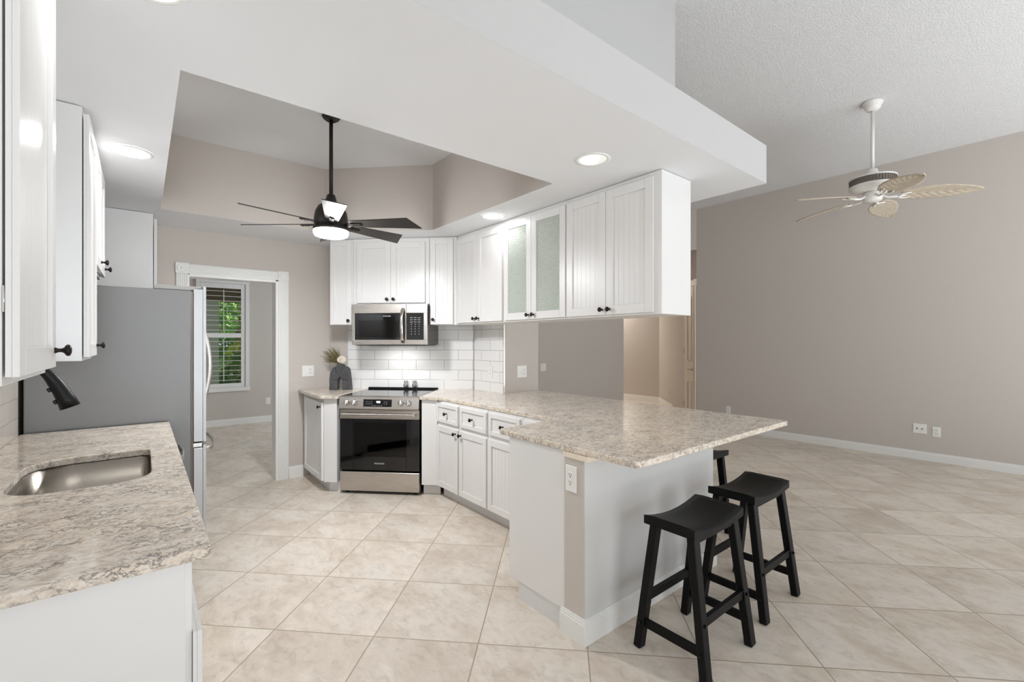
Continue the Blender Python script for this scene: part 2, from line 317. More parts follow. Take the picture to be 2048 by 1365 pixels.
# ------------------------------------------------------------------ mesh helpers
class MB:
    def __init__(s): s.bm = bmesh.new()
    def _xf(s, vs, mat):
        if mat is not None:
            for v in vs: v.co = mat @ v.co
    def box(s, x0, y0, z0, x1, y1, z1, bev=0.0, mat=None, mi=0, seg=1):
        r = bmesh.ops.create_cube(s.bm, size=1)
        vs = r['verts']
        for v in vs: v.co = Vector(((x0 + x1) / 2 + v.co.x * (x1 - x0), (y0 + y1) / 2 + v.co.y * (y1 - y0), (z0 + z1) / 2 + v.co.z * (z1 - z0)))
        fs = set(f for v in vs for f in v.link_faces)
        for f in fs: f.material_index = mi
        if bev:
            es = list(set(e for v in vs for e in v.link_edges))
            r2 = bmesh.ops.bevel(s.bm, geom=es, offset=bev, segments=seg, affect='EDGES', profile=0.5)
            vs = list(set(list(r2['verts']) + [v for v in vs if v.is_valid]))
            for f in r2['faces']: f.material_index = mi
        s._xf([v for v in vs if v.is_valid], mat); return s
    def bar(s, p0, p1, w, d, up=(0, 0, 1), bev=0.0):
        """rectangular bar between two points: w along the side axis, d along the other"""
        p0, p1 = Vector(p0), Vector(p1); ax = (p1 - p0); ln = ax.length; ax.normalize()
        u = Vector(up); sx = ax.cross(u)
        if sx.length < 1e-5: sx = ax.cross(Vector((1, 0, 0)))
        sx.normalize(); sy = sx.cross(ax).normalized()
        m = Matrix((sx, sy, ax)).transposed().to_4x4(); m.translation = p0
        return s.box(-w / 2, -d / 2, 0, w / 2, d / 2, ln, bev, m)
    def cyl(s, p0, p1, r0, r1=None, seg=20, caps=True):
        r1 = r0 if r1 is None else r1
        p0, p1 = Vector(p0), Vector(p1); q = (p1 - p0).to_track_quat('Z', 'Y')
        ln = (p1 - p0).length
        return s.lathe([(r0, 0), (r1, ln)], p0, seg, q.to_matrix().to_4x4(), caps)
    def lathe(s, prof, c=(0, 0, 0), seg=24, rot=None, caps=True, smooth=True, mi=0):
        c = Vector(c); rings = []
        for r, z in prof:
            ring = []
            for i in range(seg):
                a = 2 * PI * i / seg; p = Vector((r * math.cos(a), r * math.sin(a), z))
                if rot is not None: p = (rot.to_3x3() if hasattr(rot, 'to_3x3') else rot) @ p
                ring.append(s.bm.verts.new(c + p))
            rings.append(ring)
        for a, b in zip(rings, rings[1:]):
            for i in range(seg):
                f = s.bm.faces.new((a[i], a[(i + 1) % seg], b[(i + 1) % seg], b[i])); f.smooth = smooth; f.material_index = mi
        if caps:
            for rg, rev in ((rings[0], True), (rings[-1], False)):
                try:
                    f = s.bm.faces.new(list(reversed(rg)) if rev else rg); f.material_index = mi
                except ValueError: pass
        return s
    def tube(s, pts, r, seg=12, caps=True, squash=None):
        pts = [Vector(p) for p in pts]; rs = r if isinstance(r, (list, tuple)) else [r] * len(pts)
        rings = []; ref = None
        for i, p in enumerate(pts):
            t = (pts[min(i + 1, len(pts) - 1)] - pts[max(i - 1, 0)]).normalized()
            if ref is None:
                ref = Vector((0, 0, 1)) if abs(t.z) < 0.9 else Vector((1, 0, 0))
            sx = t.cross(ref).normalized(); sy = sx.cross(t).normalized(); ref = sy
            k = squash or (1, 1)
            rings.append([s.bm.verts.new(p + sx * rs[i] * k[0] * math.cos(2 * PI * j / seg) + sy * rs[i] * k[1] * math.sin(2 * PI * j / seg)) for j in range(seg)])
        for a, b in zip(rings, rings[1:]):
            for j in range(seg):
                f = s.bm.faces.new((a[j], a[(j + 1) % seg], b[(j + 1) % seg], b[j])); f.smooth = True
        if caps: s.bm.faces.new(list(reversed(rings[0]))); s.bm.faces.new(rings[-1])
        return s
    def sheet(s, loops, z, flip=False):
        """flat polygon with holes at height z"""
        es = []
        for lp in loops:
            vs = [s.bm.verts.new((p[0], p[1], z)) for p in lp]
            es += [s.bm.edges.new((vs[i], vs[(i + 1) % len(vs)])) for i in range(len(vs))]
        r = bmesh.ops.triangle_fill(s.bm, use_beauty=True, use_dissolve=False, edges=es, normal=(0, 0, -1 if flip else 1))
        fs = [g for g in r['geom'] if isinstance(g, bmesh.types.BMFace)]
        for f in fs:
            f.normal_update()
            if (f.normal.z > 0) == flip: f.normal_flip()
        return s
    def prism(s, loops, z0, z1, smooth=False):
        s.sheet(loops, z1); s.sheet(loops, z0, True)
        for k, lp in enumerate(loops):
            n = len(lp); lo = [s.bm.verts.new((p[0], p[1], z0)) for p in lp]; hi = [s.bm.verts.new((p[0], p[1], z1)) for p in lp]
            for i in range(n):
                f = s.bm.faces.new((lo[i], lo[(i + 1) % n], hi[(i + 1) % n], hi[i])); f.smooth = smooth
        bmesh.ops.remove_doubles(s.bm, verts=s.bm.verts[:], dist=1e-6)
        bmesh.ops.recalc_face_normals(s.bm, faces=s.bm.faces[:])
        return s
    def quad(s, a, b, c, d):
        s.bm.faces.new([s.bm.verts.new(p) for p in (a, b, c, d)]); return s
    def build(s, name, mat, parent=None, loc=None, rot=None):
        me = bpy.data.meshes.new(name); s.bm.to_mesh(me); s.bm.free()
        for m in (mat if isinstance(mat, (list, tuple)) else [mat]): me.materials.append(m)
        return obj_from(me, name, parent, loc, rot)
def obj_from(me, name, parent=None, loc=None, rot=None):
    o = bpy.data.objects.new(name, me); COL.objects.link(o)
    if parent: o.parent = parent
    if loc: o.location = loc
    if rot: o.rotation_euler = rot
    return o
def thing(name, label, cat, loc=(0, 0, 0), rz=0.0, group=None):
    o = bpy.data.objects.new(name, None); COL.objects.link(o); o.empty_display_size = 0.1
    o.location = loc; o.rotation_euler = (0, 0, rz)
    return tag(o, label, cat, group)
def tag(o, label, cat, group=None):
    o['label'] = label; o['category'] = cat
    if group: o['group'] = group
    return o
def struct(o): o['kind'] = 'structure'; return o
def copy_tree(o, parent=None):
    c = o.copy(); COL.objects.link(c)
    if parent: c.parent = parent
    for ch in list(o.children): copy_tree(ch, c)
    return c
def text_mesh(name, body, size, mat, parent, loc, rot, extrude=0.0004, align='CENTER'):
    cu = bpy.data.curves.new(name, 'FONT'); cu.body = body; cu.size = size; cu.extrude = extrude; cu.align_x = align; cu.align_y = 'CENTER'
    tmp = bpy.data.objects.new(name, cu); COL.objects.link(tmp)
    dg = bpy.context.evaluated_depsgraph_get(); me = bpy.data.meshes.new_from_object(tmp.evaluated_get(dg))
    bpy.data.objects.remove(tmp); me.materials.clear(); me.materials.append(mat)
    return obj_from(me, name, parent, loc, rot)
def arc(cx, cy, r, a0, a1, n):
    return [(cx + r * math.cos(math.radians(a0 + (a1 - a0) * i / n)), cy + r * math.sin(math.radians(a0 + (a1 - a0) * i / n))) for i in range(n + 1)]
def circle(cx, cy, r, n=40): return [(cx + r * math.cos(2 * PI * i / n), cy + r * math.sin(2 * PI * i / n)) for i in range(n)]
def wbox(name, x0, y0, z0, x1, y1, z1, mat, bev=0.0):
    return struct(MB().box(x0, y0, z0, x1, y1, z1, bev).build(name, mat))
def wall_poly(name, x0, x1, y0, y1, z0, z1, hole, mat, axis='x'):
    """wall slab along x (thickness y0..y1) or along y, with one rectangular hole (a0,a1,b0,b1)"""
    m = MB(); a0, a1, b0, b1 = hole
    if axis == 'x':
        for (p, q, r, t) in ((x0, a0, z0, z1), (a1, x1, z0, z1), (a0, a1, z0, b0), (a0, a1, b1, z1)):
            if q - p > 1e-4 and t - r > 1e-4: m.box(p, y0, r, q, y1, t)
    else:
        for (p, q, r, t) in ((y0, a0, z0, z1), (a1, y1, z0, z1), (a0, a1, z0, b0), (a0, a1, b1, z1)):
            if q - p > 1e-4 and t - r > 1e-4: m.box(x0, p, r, x1, q, t)
    return struct(m.build(name, mat))

# ------------------------------------------------------------------ the setting
LW = -0.526          # left kitchen wall face
BY = 5.10            # back wall face
RX = 7.23            # right living wall face
CZ = 0.91            # worktop height
SZ = 2.44            # kitchen soffit underside
def ceil_z(x): return 3.64 + 0.0858 * (RX - x)

struct(MB().box(-3.2, -3.6, -0.1, 11.2, 9.15, 0.0).build('floor', M['floor']))
# left wall with the window over the sink
wall_poly('wall_left', LW - 0.15, LW, -3.6, 9.0, 0, 4.6, (1.78, 2.64, 1.2, 2.04), M['wall'], 'y')
wf = MB()
for (a, b, c, d) in ((1.78, 2.64, 1.2, 1.24), (1.78, 2.64, 2.0, 2.04), (1.78, 1.82, 1.24, 2.0), (2.60, 2.64, 1.24, 2.0), (1.82, 2.60, 1.60, 1.63)):
    wf.box(LW - 0.10, a, c, LW - 0.05, b, d)
w2 = struct(wf.build('window_2', M['trim'])); w2o = MB().box(LW - 0.082, 1.82, 1.24, LW - 0.078, 2.60, 2.0).build('window_pane', M['pane'], w2)
# back wall with the doorway to the side room
wall_poly('wall_back', LW, 6.74, BY, BY + 0.15, 0, 4.6, (0.316, 1.076, -0.001, 2.036), M['wall'], 'x')
# diagonal wall behind the range (x + y = 6.678)
m = MB(); m.prism([[(1.578, BY), (2.72, 3.958), (2.80, 4.06), (1.70, BY)]], 0, SZ)
struct(m.build('wall_range_diagonal', M['wall']))
# thick end of the kitchen wall on the right, and the wall above the soffit
wbox('wall_kitchen_right', 2.72, 3.45, 0, 3.15, BY, SZ, M['wall'])
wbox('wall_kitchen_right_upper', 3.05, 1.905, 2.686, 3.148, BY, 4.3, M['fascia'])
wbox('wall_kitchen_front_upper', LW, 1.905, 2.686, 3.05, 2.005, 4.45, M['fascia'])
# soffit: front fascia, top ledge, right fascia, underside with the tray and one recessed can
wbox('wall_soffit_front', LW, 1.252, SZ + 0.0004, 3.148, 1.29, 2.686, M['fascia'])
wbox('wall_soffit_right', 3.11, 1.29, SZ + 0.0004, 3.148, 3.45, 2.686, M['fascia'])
struct(MB().box(LW, 1.29, 2.666, 3.11, 1.91, 2.686).build('trim_ledge', M['white_wall']))
TR = [(0.112, 2.13), (2.075, 2.13), (2.075, 3.71), (1.335, 4.45), (0.112, 4.45)]
CAN = (1.974, 1.705)
m = MB(); m.sheet([[(LW, 1.252), (3.148, 1.252), (3.148, 3.45), (3.15, 3.45), (3.15, BY), (LW, BY)], TR, list(reversed(circle(*CAN, 0.078)))], SZ, True)
struct(m.build('ceiling_kitchen', M['ceiling']))
m = MB()
for i in range(5):
    a, b = TR[i], TR[(i + 1) % 5]
    m.quad((a[0], a[1], SZ), (b[0], b[1], SZ), (b[0], b[1], 3.04), (a[0], a[1], 3.04))
struct(m.build('wall_tray', M['wall']))
struct(MB().sheet([TR], 3.04, True).build('ceiling_tray', M['ceiling']))
# living room: sloped textured ceiling, right wall, wall behind the camera with patio openings
m = MB(); m.quad((-3.2, -3.6, ceil_z(-3.2)), (RX + 0.2, -3.6, ceil_z(RX + 0.2)), (RX + 0.2, 5.3, ceil_z(RX + 0.2)), (-3.2, 5.3, ceil_z(-3.2)))
struct(m.build('ceiling', M['knockdown']))
wbox('wall_right', RX, -3.6, 0, RX + 0.15, 3.98, 4.0, M['wall'])
m = MB()
for (a, b, c, d) in ((-3.2, -0.6, 0, 4.8), (1.8, 2.65, 0, 4.8), (7.15, 7.4, 0, 4.8), (-0.6, 1.8, 2.4, 4.8), (2.65, 7.15, 2.45, 2.58), (2.65, 7.15, 3.42, 4.8), (-0.6, 1.8, 0, 0.3)): m.box(a, -3.6, c, b, -3.45, d)
struct(m.build('wall_front', M['wall']))
wbox('wall_dining', -3.2, -3.6, 0, -3.05, 1.0, 4.8, M['wall'])
# hall beyond the right wall
m = MB(); m.box(9.25, 5.8, 0, 9.4, 9.0, 3.2); struct(m.build('wall_hall_back', M['wall']))
m = MB(); m.prism([[(RX + 0.02, 3.98), (9.25, 6.0), (9.4, 5.9), (7.38, 3.88)]], 0, 3.2); struct(m.build('wall_hall_diagonal', M['wall']))
wbox('wall_hall_left', 6.62, BY + 0.15, 0, 6.74, 9.0, 3.2, M['wall'])
m = MB(); m.prism([[(RX, 3.98), (6.74, BY), (6.80, BY), (RX + 0.08, 4.0)]], 2.96, 4.4); struct(m.build('wall_hall_header', M['wall']))
m = MB(); m.sheet([[(6.745, 5.11), (7.26, 4.0), (9.5, 4.0), (9.5, 9.0), (6.745, 9.0)]], 3.0, True); struct(m.build('ceiling_hall', M['ceiling']))
light('hall_lamp', 'AREA', (8.7, 7.6, 2.97), 30, (1, 0.92, 0.82), (0, 0, 0), 0.25)
# side room behind the doorway
WY = 8.98
wall_poly('wall_side_room', LW, 4.6, WY, WY + 0.15, 0, 3.0, (0.74, 1.375, 0.64, 2.39), M['wall'], 'x')
wbox('wall_side_room_right', 4.5, BY + 0.15, 0, 4.6, WY, 3.0, M['wall'])
struct(MB().sheet([[(LW, BY + 0.15), (4.6, BY + 0.15), (4.6, WY), (LW, WY)]], 2.9, True).build('ceiling_side_room', M['ceiling']))
wbox('wall_hall_far', 6.6, 9.0, 0, 9.5, 9.1, 3.2, M['wall'])
# skirting boards: a board with a stepped top edge
def skirt(name, p, q, h=0.12, t=0.015, nrm=(0, -1)):
    m = MB(); p, q = Vector(p), Vector(q); d = (q - p).normalized(); n = Vector(nrm)
    for (t0, z0, z1) in ((t, 0.0, h * 0.80), (t * 0.7, h * 0.80, h * 0.90), (t * 0.45, h * 0.90, h)):
        a, b = p, q; c, e = q + n * t0, p + n * t0
        m.prism([[(a.x, a.y), (b.x, b.y), (c.x, c.y), (e.x, e.y)]], z0, z1)
    return struct(m.build(name, M['trim']))
skirt('baseboard_back', (1.172, BY), (1.315, BY), 0.12)
skirt('baseboard_right', (RX, 3.98), (RX, -3.45), 0.10, 0.015, (-1, 0))
skirt('baseboard_back_living', (3.15, BY), (6.74, BY), 0.12)
skirt('baseboard_side_room', (LW, WY), (4.5, WY), 0.105)
skirt('baseboard_hall_back', (9.25, 6.0), (9.25, 9.0), 0.13, 0.015, (-1, 0))
skirt('baseboard_hall_diagonal', (8.33, 5.08), (9.25, 6.0), 0.13, 0.015, (-0.7071, 0.7071))
skirt('baseboard_kitchen_wall', (3.15, 3.45), (3.15, BY), 0.12, 0.015, (1, 0))
# doorway casing: fluted legs, rosette blocks, fluted head, jamb
m = MB(); y = BY
def flute_v(m, x0, x1, z0, z1):
    m.box(x0, y - 0.014, z0, x1, y - 0.001, z1)
    n = 5; w = (x1 - x0) / (n * 2 + 1)
    for i in range(n + 1): m.box(x0 + 2 * i * w, y - 0.021, z0, x0 + (2 * i + 1) * w, y - 0.014, z1, 0.002)
def flute_h(m, x0, x1, z0, z1):
    m.box(x0, y - 0.014, z0, x1, y - 0.001, z1)
    n = 5; w = (z1 - z0) / (n * 2 + 1)
    for i in range(n + 1): m.box(x0, y - 0.021, z0 + 2 * i * w, x1, y - 0.014, z0 + (2 * i + 1) * w, 0.002)
flute_v(m, 0.237, 0.322, 0, 2.03); flute_v(m, 1.075, 1.168, 0, 2.03); flute_h(m, 0.325, 1.070, 2.035, 2.12)
for x in (0.231, 1.070):
    m.box(x, y - 0.027, 2.03, x + 0.10, y - 0.001, 2.128, 0.004)
    m.lathe([(0.040, 0), (0.040, 0.004), (0.030, 0.004), (0.026, 0.001), (0.016, 0.001), (0.012, 0.005), (0.0, 0.006)], (x + 0.05, y - 0.027, 2.079), 24, Matrix.Rotation(PI / 2, 3, 'X'))
m.box(0.3165, y - 0.012, 0, 0.335, y + 0.16, 2.025); m.box(1.05, y - 0.012, 0, 1.075, y + 0.16, 2.025); m.box(0.3355, y - 0.0115, 2.010, 1.0495, y + 0.16, 2.035)
struct(m.build('trim_1', M['trim']))
# subway tile backsplashes (object space drives the coursing)
def tile_slab(name, loc, rz, x0, x1, z1, mat, z0=0.0):
    o = MB().box(x0, -0.012, z0, x1, 0, z1).build(name, mat); o.location = loc; o.rotation_euler = (0, 0, rz); return struct(o)
S2 = math.sqrt(0.5)
# centre of the range front; local x runs right, y runs to the wall
RC = Vector((1.6965, 4.0275, 0)); RZ = -PI / 4
def rl(u, v, z=0): return Vector((RC.x + u * S2 + v * S2, RC.y - u * S2 + v * S2, z))
p = rl(-0.0165, 0.675, 0.901)
tile_slab('trim_backsplash_range', p, RZ, -0.6225 + 0.0165, 0.752 + 0.0165, 0.70, M['subway'])
p = Vector((2.719, 3.8285, 0.901)); tile_slab('trim_backsplash_right', p, -PI / 2, -0.13, 0.365, 0.70, M['subway'])
tile_slab('trim_backsplash_left', Vector((LW + 0.001, 1.2, 0.901)), PI / 2, 0.05, 2.34, 0.45, M['subway_beige_lit'])
struct(MB().box(2.700, 3.452, 0.915, 2.722, 3.458, 1.575).build('trim_2', M['silver']))
# peninsula half walls, with cap strips and skirting
m = MB(); m.box(1.60, 1.43, 0, 2.80, 1.557, 0.855); m.box(2.705, 1.557, 0, 2.80, 3.45, 0.855); struct(m.build('wall_peninsula', M['white_wall']))
struct(MB().box(1.594, 1.4302, 0.0, 1.600, 1.557, 0.855).build('wall_peninsula_end', M['wall']))
m = MB(); m.box(1.585, 1.40, 0.8555, 2.84, 1.56, 0.8795); m.box(2.70, 1.56, 0.8555, 2.84, 3.449, 0.8795); struct(m.build('trim_3', M['maple']))
m = MB()
for (t, z0, z1) in ((0.016, 0, 0.095), (0.012, 0.095, 0.107), (0.008, 0.107, 0.118)):
    m.box(1.594 - t, 1.43 - t, z0, 2.80 + t, 1.43, z1); m.box(1.594 - t, 1.43, z0, 1.594, 1.575, z1); m.box(2.80, 1.43, z0, 2.80 + t, 3.45, z1)
struct(m.build('baseboard_peninsula', M['trim']))

# ------------------------------------------------------------------ window of the side room, shutters, garden
m = MB(); yy = WY
for (a, b, c, d) in ((0.675, 0.7395, 0.6405, 2.3895), (1.3755, 1.43, 0.6405, 2.3895), (0.675, 1.43, 2.39, 2.465), (0.66, 1.445, 0.570, 0.64)): m.box(a, yy - 0.03, c, b, yy + 0.01, d, 0.004)
for (a, b, c, d) in ((0.74, 0.77, 0.64, 2.39), (1.345, 1.375, 0.64, 2.39), (0.77, 1.345, 2.36, 2.39), (0.77, 1.345, 0.64, 0.67), (0.77, 1.345, 1.50, 1.535)): m.box(a, yy + 0.06, c, b, yy + 0.11, d, 0.003)
win = struct(m.build('window_1', M['trim']))
MB().box(0.77, yy + 0.083, 0.67, 1.345, yy + 0.087, 1.50).build('window_pane', M['pane'], win)
MB().box(0.77, yy + 0.083, 1.535, 1.345, yy + 0.087, 2.36).build('window_pane', M['pane'], win)
sh = thing('window_shutter', 'white plantation shutter with open louvres in the far window beyond the doorway', 'shutter', (0.742, WY, 0.642))
m = MB(); w_, h_ = 0.631, 1.746
for (a, b, c, d) in ((0, 0.06, 0, h_), (w_ - 0.06, w_, 0, h_), (0.06, w_ - 0.06, 0, 0.065), (0.06, w_ - 0.06, h_ - 0.08, h_), (0.06, w_ - 0.06, 0.837, 0.914)): m.box(a, -0.016, c, b, 0.016, d, 0.003)
m.build('frame', M['trim'], sh)
def louvre_me():
    mm = MB(); mm.box(0.0605, -0.035, -0.004, w_ - 0.0605, 0.035, 0.004, 0.003); me = bpy.data.meshes.new('louver'); mm.bm.to_mesh(me); mm.bm.free(); me.materials.append(M['trim']); return me
lm = louvre_me()
for k in range(9): obj_from(lm, 'louver', sh, (0, 0.0, 0.12 + k * 0.0815), (math.radians(-4), 0, 0))
for k in range(9): obj_from(lm, 'louver', sh, (0, 0.0, 0.965 + k * 0.0815), (math.radians(6), 0, 0))
m = MB(); m.bar((w_ / 2, -0.042, 0.10), (w_ / 2, -0.042, 0.82), 0.012, 0.010); m.bar((w_ / 2, -0.042, 0.94), (w_ / 2, -0.042, 1.64), 0.012, 0.010); m.build('tilt_rod', M['trim'], sh)
struct(MB().box(-8, 9.15, -0.16, 12, 24, -0.06).build('ground', M['lawn']))
# porch roof edge and a white post outside
m = MB(); m.box(-2, 9.15, 2.72, 5, 11.4, 2.82)
for k in range(16): m.box(-2, 9.2 + k * 0.14, 2.705, 5, 9.32 + k * 0.14, 2.72)
m.box(-2, 11.3, 2.25, 5, 11.4, 2.82)
tag(m.build('porch_roof', M['soffit_wood']), 'tan slatted porch ceiling seen at the top of the far window', 'roof')
m = MB(); m.box(0.30, 11.0, -0.06, 1.22, 11.35, 2.25, 0.01); m.box(0.27, 10.98, -0.06, 1.25, 11.37, 0.14, 0.01)
tag(m.build('porch_post', M['stucco']), 'white square porch post outside the far window', 'post')
def leaf_cloud(name, mat, c, r, n, size, label, cat, seed, trunk=None, group=None):
    rnd = random.Random(seed); root = thing(name, label, cat, (c[0], c[1], -0.06), 0, group)
    mb = MB()
    for i in range(n):
        d = Vector((rnd.gauss(0, 1), rnd.gauss(0, 1), rnd.gauss(0, 1))).normalized() * rnd.uniform(0.45, 1) ** 0.6
        p = Vector((d.x * r[0], d.y * r[1], c[2] + 0.06 + d.z * r[2]))
        if p.z < 0.02: p.z = rnd.uniform(0.02, 0.3)
        a = Vector((rnd.uniform(-1, 1), rnd.uniform(-1, 1), rnd.uniform(-0.6, 0.6))).normalized(); b = a.orthogonal(); b.rotate(Matrix.Rotation(rnd.uniform(0, 6.28), 3, a)); s_ = size * rnd.uniform(0.6, 1.3)
        mb.quad(p - a * s_, p + b * s_ * 0.35, p + a * s_, p - b * s_ * 0.35)
    mb.build('foliage', mat, root)
    if trunk:
        t = MB(); t.tube([(trunk[0] * k / 4 + 0.03 * math.sin(k * 2), 0.03 * math.cos(k), (c[2] + 0.06) * k / 4) for k in range(5)], [trunk[1] * (1 - k * 0.12) for k in range(5)]); t.build('trunk', M['bark'], root)
    return root
leaf_cloud('tree', M['green'], (2.1, 14.8, 2.9), (1.3, 1.0, 1.5), 1500, 0.13, 'leafy green tree with brown trunk filling the right of the far window', 'tree', 3, (0.0, 0.08))
leaf_cloud('tree', M['green_dark'], (0.9, 17.2, 3.2), (1.5, 1.0, 1.7), 1200, 0.15, 'darker tree standing behind the white porch post in the far window', 'tree', 4, (0.05, 0.10))
leaf_cloud('shrub', M['green'], (1.72, 11.9, 0.5), (0.55, 0.4, 0.7), 900, 0.09, 'bright green shrub low in the far window', 'shrub', 5)
leaf_cloud('shrub', M['green_dark'], (1.0, 12.6, 0.55), (0.55, 0.38, 0.75), 700, 0.09, 'dark green shrub just right of the porch post in the far window', 'shrub', 6)
leaf_cloud('hedge', M['green'], (1.2, 19.5, 2.3), (3.6, 0.9, 2.6), 5200, 0.2, 'tall pale green hedge filling the background of the far window', 'hedge', 8)
pr_ = thing('palm', 'yellow green palm with drooping fronds at the right of the far window', 'palm', (2.25, 13.35, -0.06))
t = MB(); t.tube([(0, 0, 0), (0.03, 0, 0.7), (0.02, 0, 1.4)], [0.05, 0.045, 0.04]); t.build('trunk', M['bark'], pr_)
fm = MB(); rnd = random.Random(9)
for k in range(16):
    a = k * 2.4; pts = [Vector((math.cos(a) * q * 0.75, math.sin(a) * q * 0.75, 1.4 + 0.9 * q - 1.3 * q * q)) for q in (0, .25, .5, .75, 1.0)]
    for i in range(4):
        s_ = Vector((-math.sin(a), math.cos(a), 0))
        for j in range(4):
            p = pts[i].lerp(pts[i + 1], j / 4)
            for sg in (-1, 1): fm.quad(p, p + s_ * sg * 0.18 + Vector((0, 0, -0.08)), p + s_ * sg * 0.20 + Vector((0.02, 0.02, -0.12)), p + Vector((0.01, 0.01, -0.02)))
fm.build('fronds', M['yellowgreen'], pr_)

# ------------------------------------------------------------------ hall door
hd = struct(bpy.data.objects.new('door_1', None)); COL.objects.link(hd)
hd.location = (7.68, 4.43, 0); hd.rotation_euler = (0, 0, -PI * 0.75)  # local x runs from hinge towards the right wall along the diagonal
def hall_door():
    W_, H_ = 0.56, 2.36
    m = MB()      # local -y faces the hall opening after rotation: x -> (-.707,-.707), y -> (.707,-.707)
    m.box(0, -0.03, 0.005, W_, 0.0, H_, 0.002)
    for (x0, x1) in ((0.07, 0.26), (0.30, 0.49)):
        for (z0, z1) in ((0.15, 0.72), (1.06, 2.2)):
            m.box(x0, -0.034, z0, x1, -0.03, z0 + 0.012); m.box(x0, -0.034, z1 - 0.012, x1, -0.03, z1); m.box(x0, -0.034, z0, x0 + 0.012, -0.03, z1); m.box(x1 - 0.012, -0.034, z0, x1, -0.03, z1)
            m.box(x0 + 0.03, -0.040, z0 + 0.03, x1 - 0.03, -0.03, z1 - 0.03, 0.008)
    m.build('door_leaf', M['door'], hd)
    m = MB(); m.box(-0.085, -0.022, 0, -0.003, 0.0, H_ + 0.09, 0.003); m.box(W_ + 0.003, -0.022, 0, W_ + 0.07, 0.0, H_ + 0.09, 0.003); m.box(-0.10, -0.026, H_ + 0.005, W_ + 0.08, 0.0, H_ + 0.11, 0.004)
    for k in range(3): m.box(-0.075 + k * 0.025, -0.026, 0, -0.063 + k * 0.025, -0.022, H_)
    m.build('casing', M['door'], hd)
    m = MB(); m.lathe([(0.03, 0), (0.03, 0.008), (0.012, 0.012), (0.012, 0.05)], (W_ - 0.06, -0.03, 0.94), 16, Matrix.Rotation(PI / 2, 3, 'X')); m.tube([(W_ - 0.06, -0.078, 0.94), (W_ - 0.12, -0.082, 0.945), (W_ - 0.18, -0.078, 0.935)], 0.009, 8); m.build('lever_handle', M['steel'], hd)
    for z in (0.25, 1.2, 2.1): MB().cyl((-0.006, -0.034, z), (-0.006, -0.034, z + 0.09), 0.006, seg=8).build('hinge', M['steel'], hd)
hall_door()

# ------------------------------------------------------------------ cabinets
def mesh_of(mb, name, mats):
    me = bpy.data.meshes.new(name); mb.bm.to_mesh(me); mb.bm.free()
    for m_ in mats: me.materials.append(m_)
    return me
km = MB(); km.lathe([(0.008, 0.0), (0.0075, 0.003), (0.0055, 0.006), (0.005, 0.013), (0.008, 0.018), (0.0145, 0.022), (0.016, 0.026), (0.0145, 0.030), (0.008, 0.033), (0.0, 0.034)], (0, 0, 0), 20, Matrix.Rotation(PI / 2, 3, 'X'))
KNOB = mesh_of(km, 'knob', [M['bronze']])
def door_mesh(name, w, h, stile=0.057, t=0.02, bead=True, glass=False):
    m = MB(); b = 0.0015
    yb = -0.009
    if glass: yb = -0.001
    m.box(0, -t, 0, stile, yb, h, b); m.box(w - stile, -t, 0, w, yb, h, b)
    m.box(stile, -t, 0, w - stile, yb, stile, b); m.box(stile, -t, h - stile, w - stile, yb, h, b)
    if not glass:
        m.box(0.001, yb, 0.001, w - 0.001, -0.001, h - 0.001)
        if bead:
            pw = w - 2 * stile; n = max(1, round(pw / 0.042)); s = pw / n
            for i in range(n): m.box(stile + i * s + 0.0004, yb - 0.0012, stile, stile + (i + 1) * s - 0.0004, yb, h - stile, 0.0006)
    return mesh_of(m, name, [M['cab']])
def add_door(root, x, z, w, h, knob=None, kind='door', y=0.0, **kw):
    d = obj_from(door_mesh(kind, w, h, **kw), kind, root, (x, y, z))
    if kw.get('glass'):
        st = kw.get('stile', 0.057)
        MB().box(st - 0.006, -0.012, st - 0.006, w - st + 0.006, -0.007, h - st + 0.006).build('glass_pane', M['rain'], d)
    if knob: obj_from(KNOB, 'knob', d, (knob[0], -kw.get('t', 0.02), knob[1]))
    return d
RIGHT = -PI / 2; LEFT = PI / 2
# ---- right wall run of upper cabinets (local x runs towards the camera side, -Y)
UZ0, UZ1 = 1.577, 2.436; FX = 2.392
def upper(name, label, y_far, y_near, doors, glass=False, end=False):
    w = y_far - y_near - 0.002; root = thing(name, label, 'cabinet', (FX, y_far - 0.001, UZ0), RIGHT, 'upper wall cabinets')
    h = UZ1 - UZ0; dp = 2.716 - FX; m = MB()
    if not glass: m.box(0, 0, 0, w, dp, h, 0.001)
    else:
        m.box(0, 0, 0, 0.018, dp, h); m.box(w - 0.018, 0, 0, w, dp, h); m.box(0.018, 0, 0, w - 0.018, dp, 0.02); m.box(0.018, 0, h - 0.05, w - 0.018, dp, h)
        m.box(w / 2 - 0.02, 0, 0.02, w / 2 + 0.02, 0.018, h - 0.05)
    m.build('carcass', M['cab'], root)
    if glass:
        MB().box(0.018, dp - 0.006, 0.02, w - 0.018, dp, h - 0.05).build('back_pane', M['rain'], root)
        for z in (0.28, 0.55): MB().box(0.0185, 0.03, z, w - 0.0185, dp - 0.01, z + 0.018).build('shelf', M['cab'], root)
    for (a, b, k) in doors:
        x0 = y_far - 0.001 - a; dw = a - b
        add_door(root, x0, 0.012, dw, 0.815, (dw - 0.03 if k == 'r' else 0.03, 0.034), glass=glass)
    return root
upper('wall_cabinet', 'white upper cabinet with two beadboard doors between corner cabinet and glass cabinet', 3.790, 3.046, [(3.775, 3.434, 'r'), (3.431, 3.060, 'l')])
upper('glass_front_cabinet', 'white upper cabinet with two textured glass doors', 3.046, 2.305, [(3.032, 2.684, 'r'), (2.681, 2.312, 'l')], glass=True)
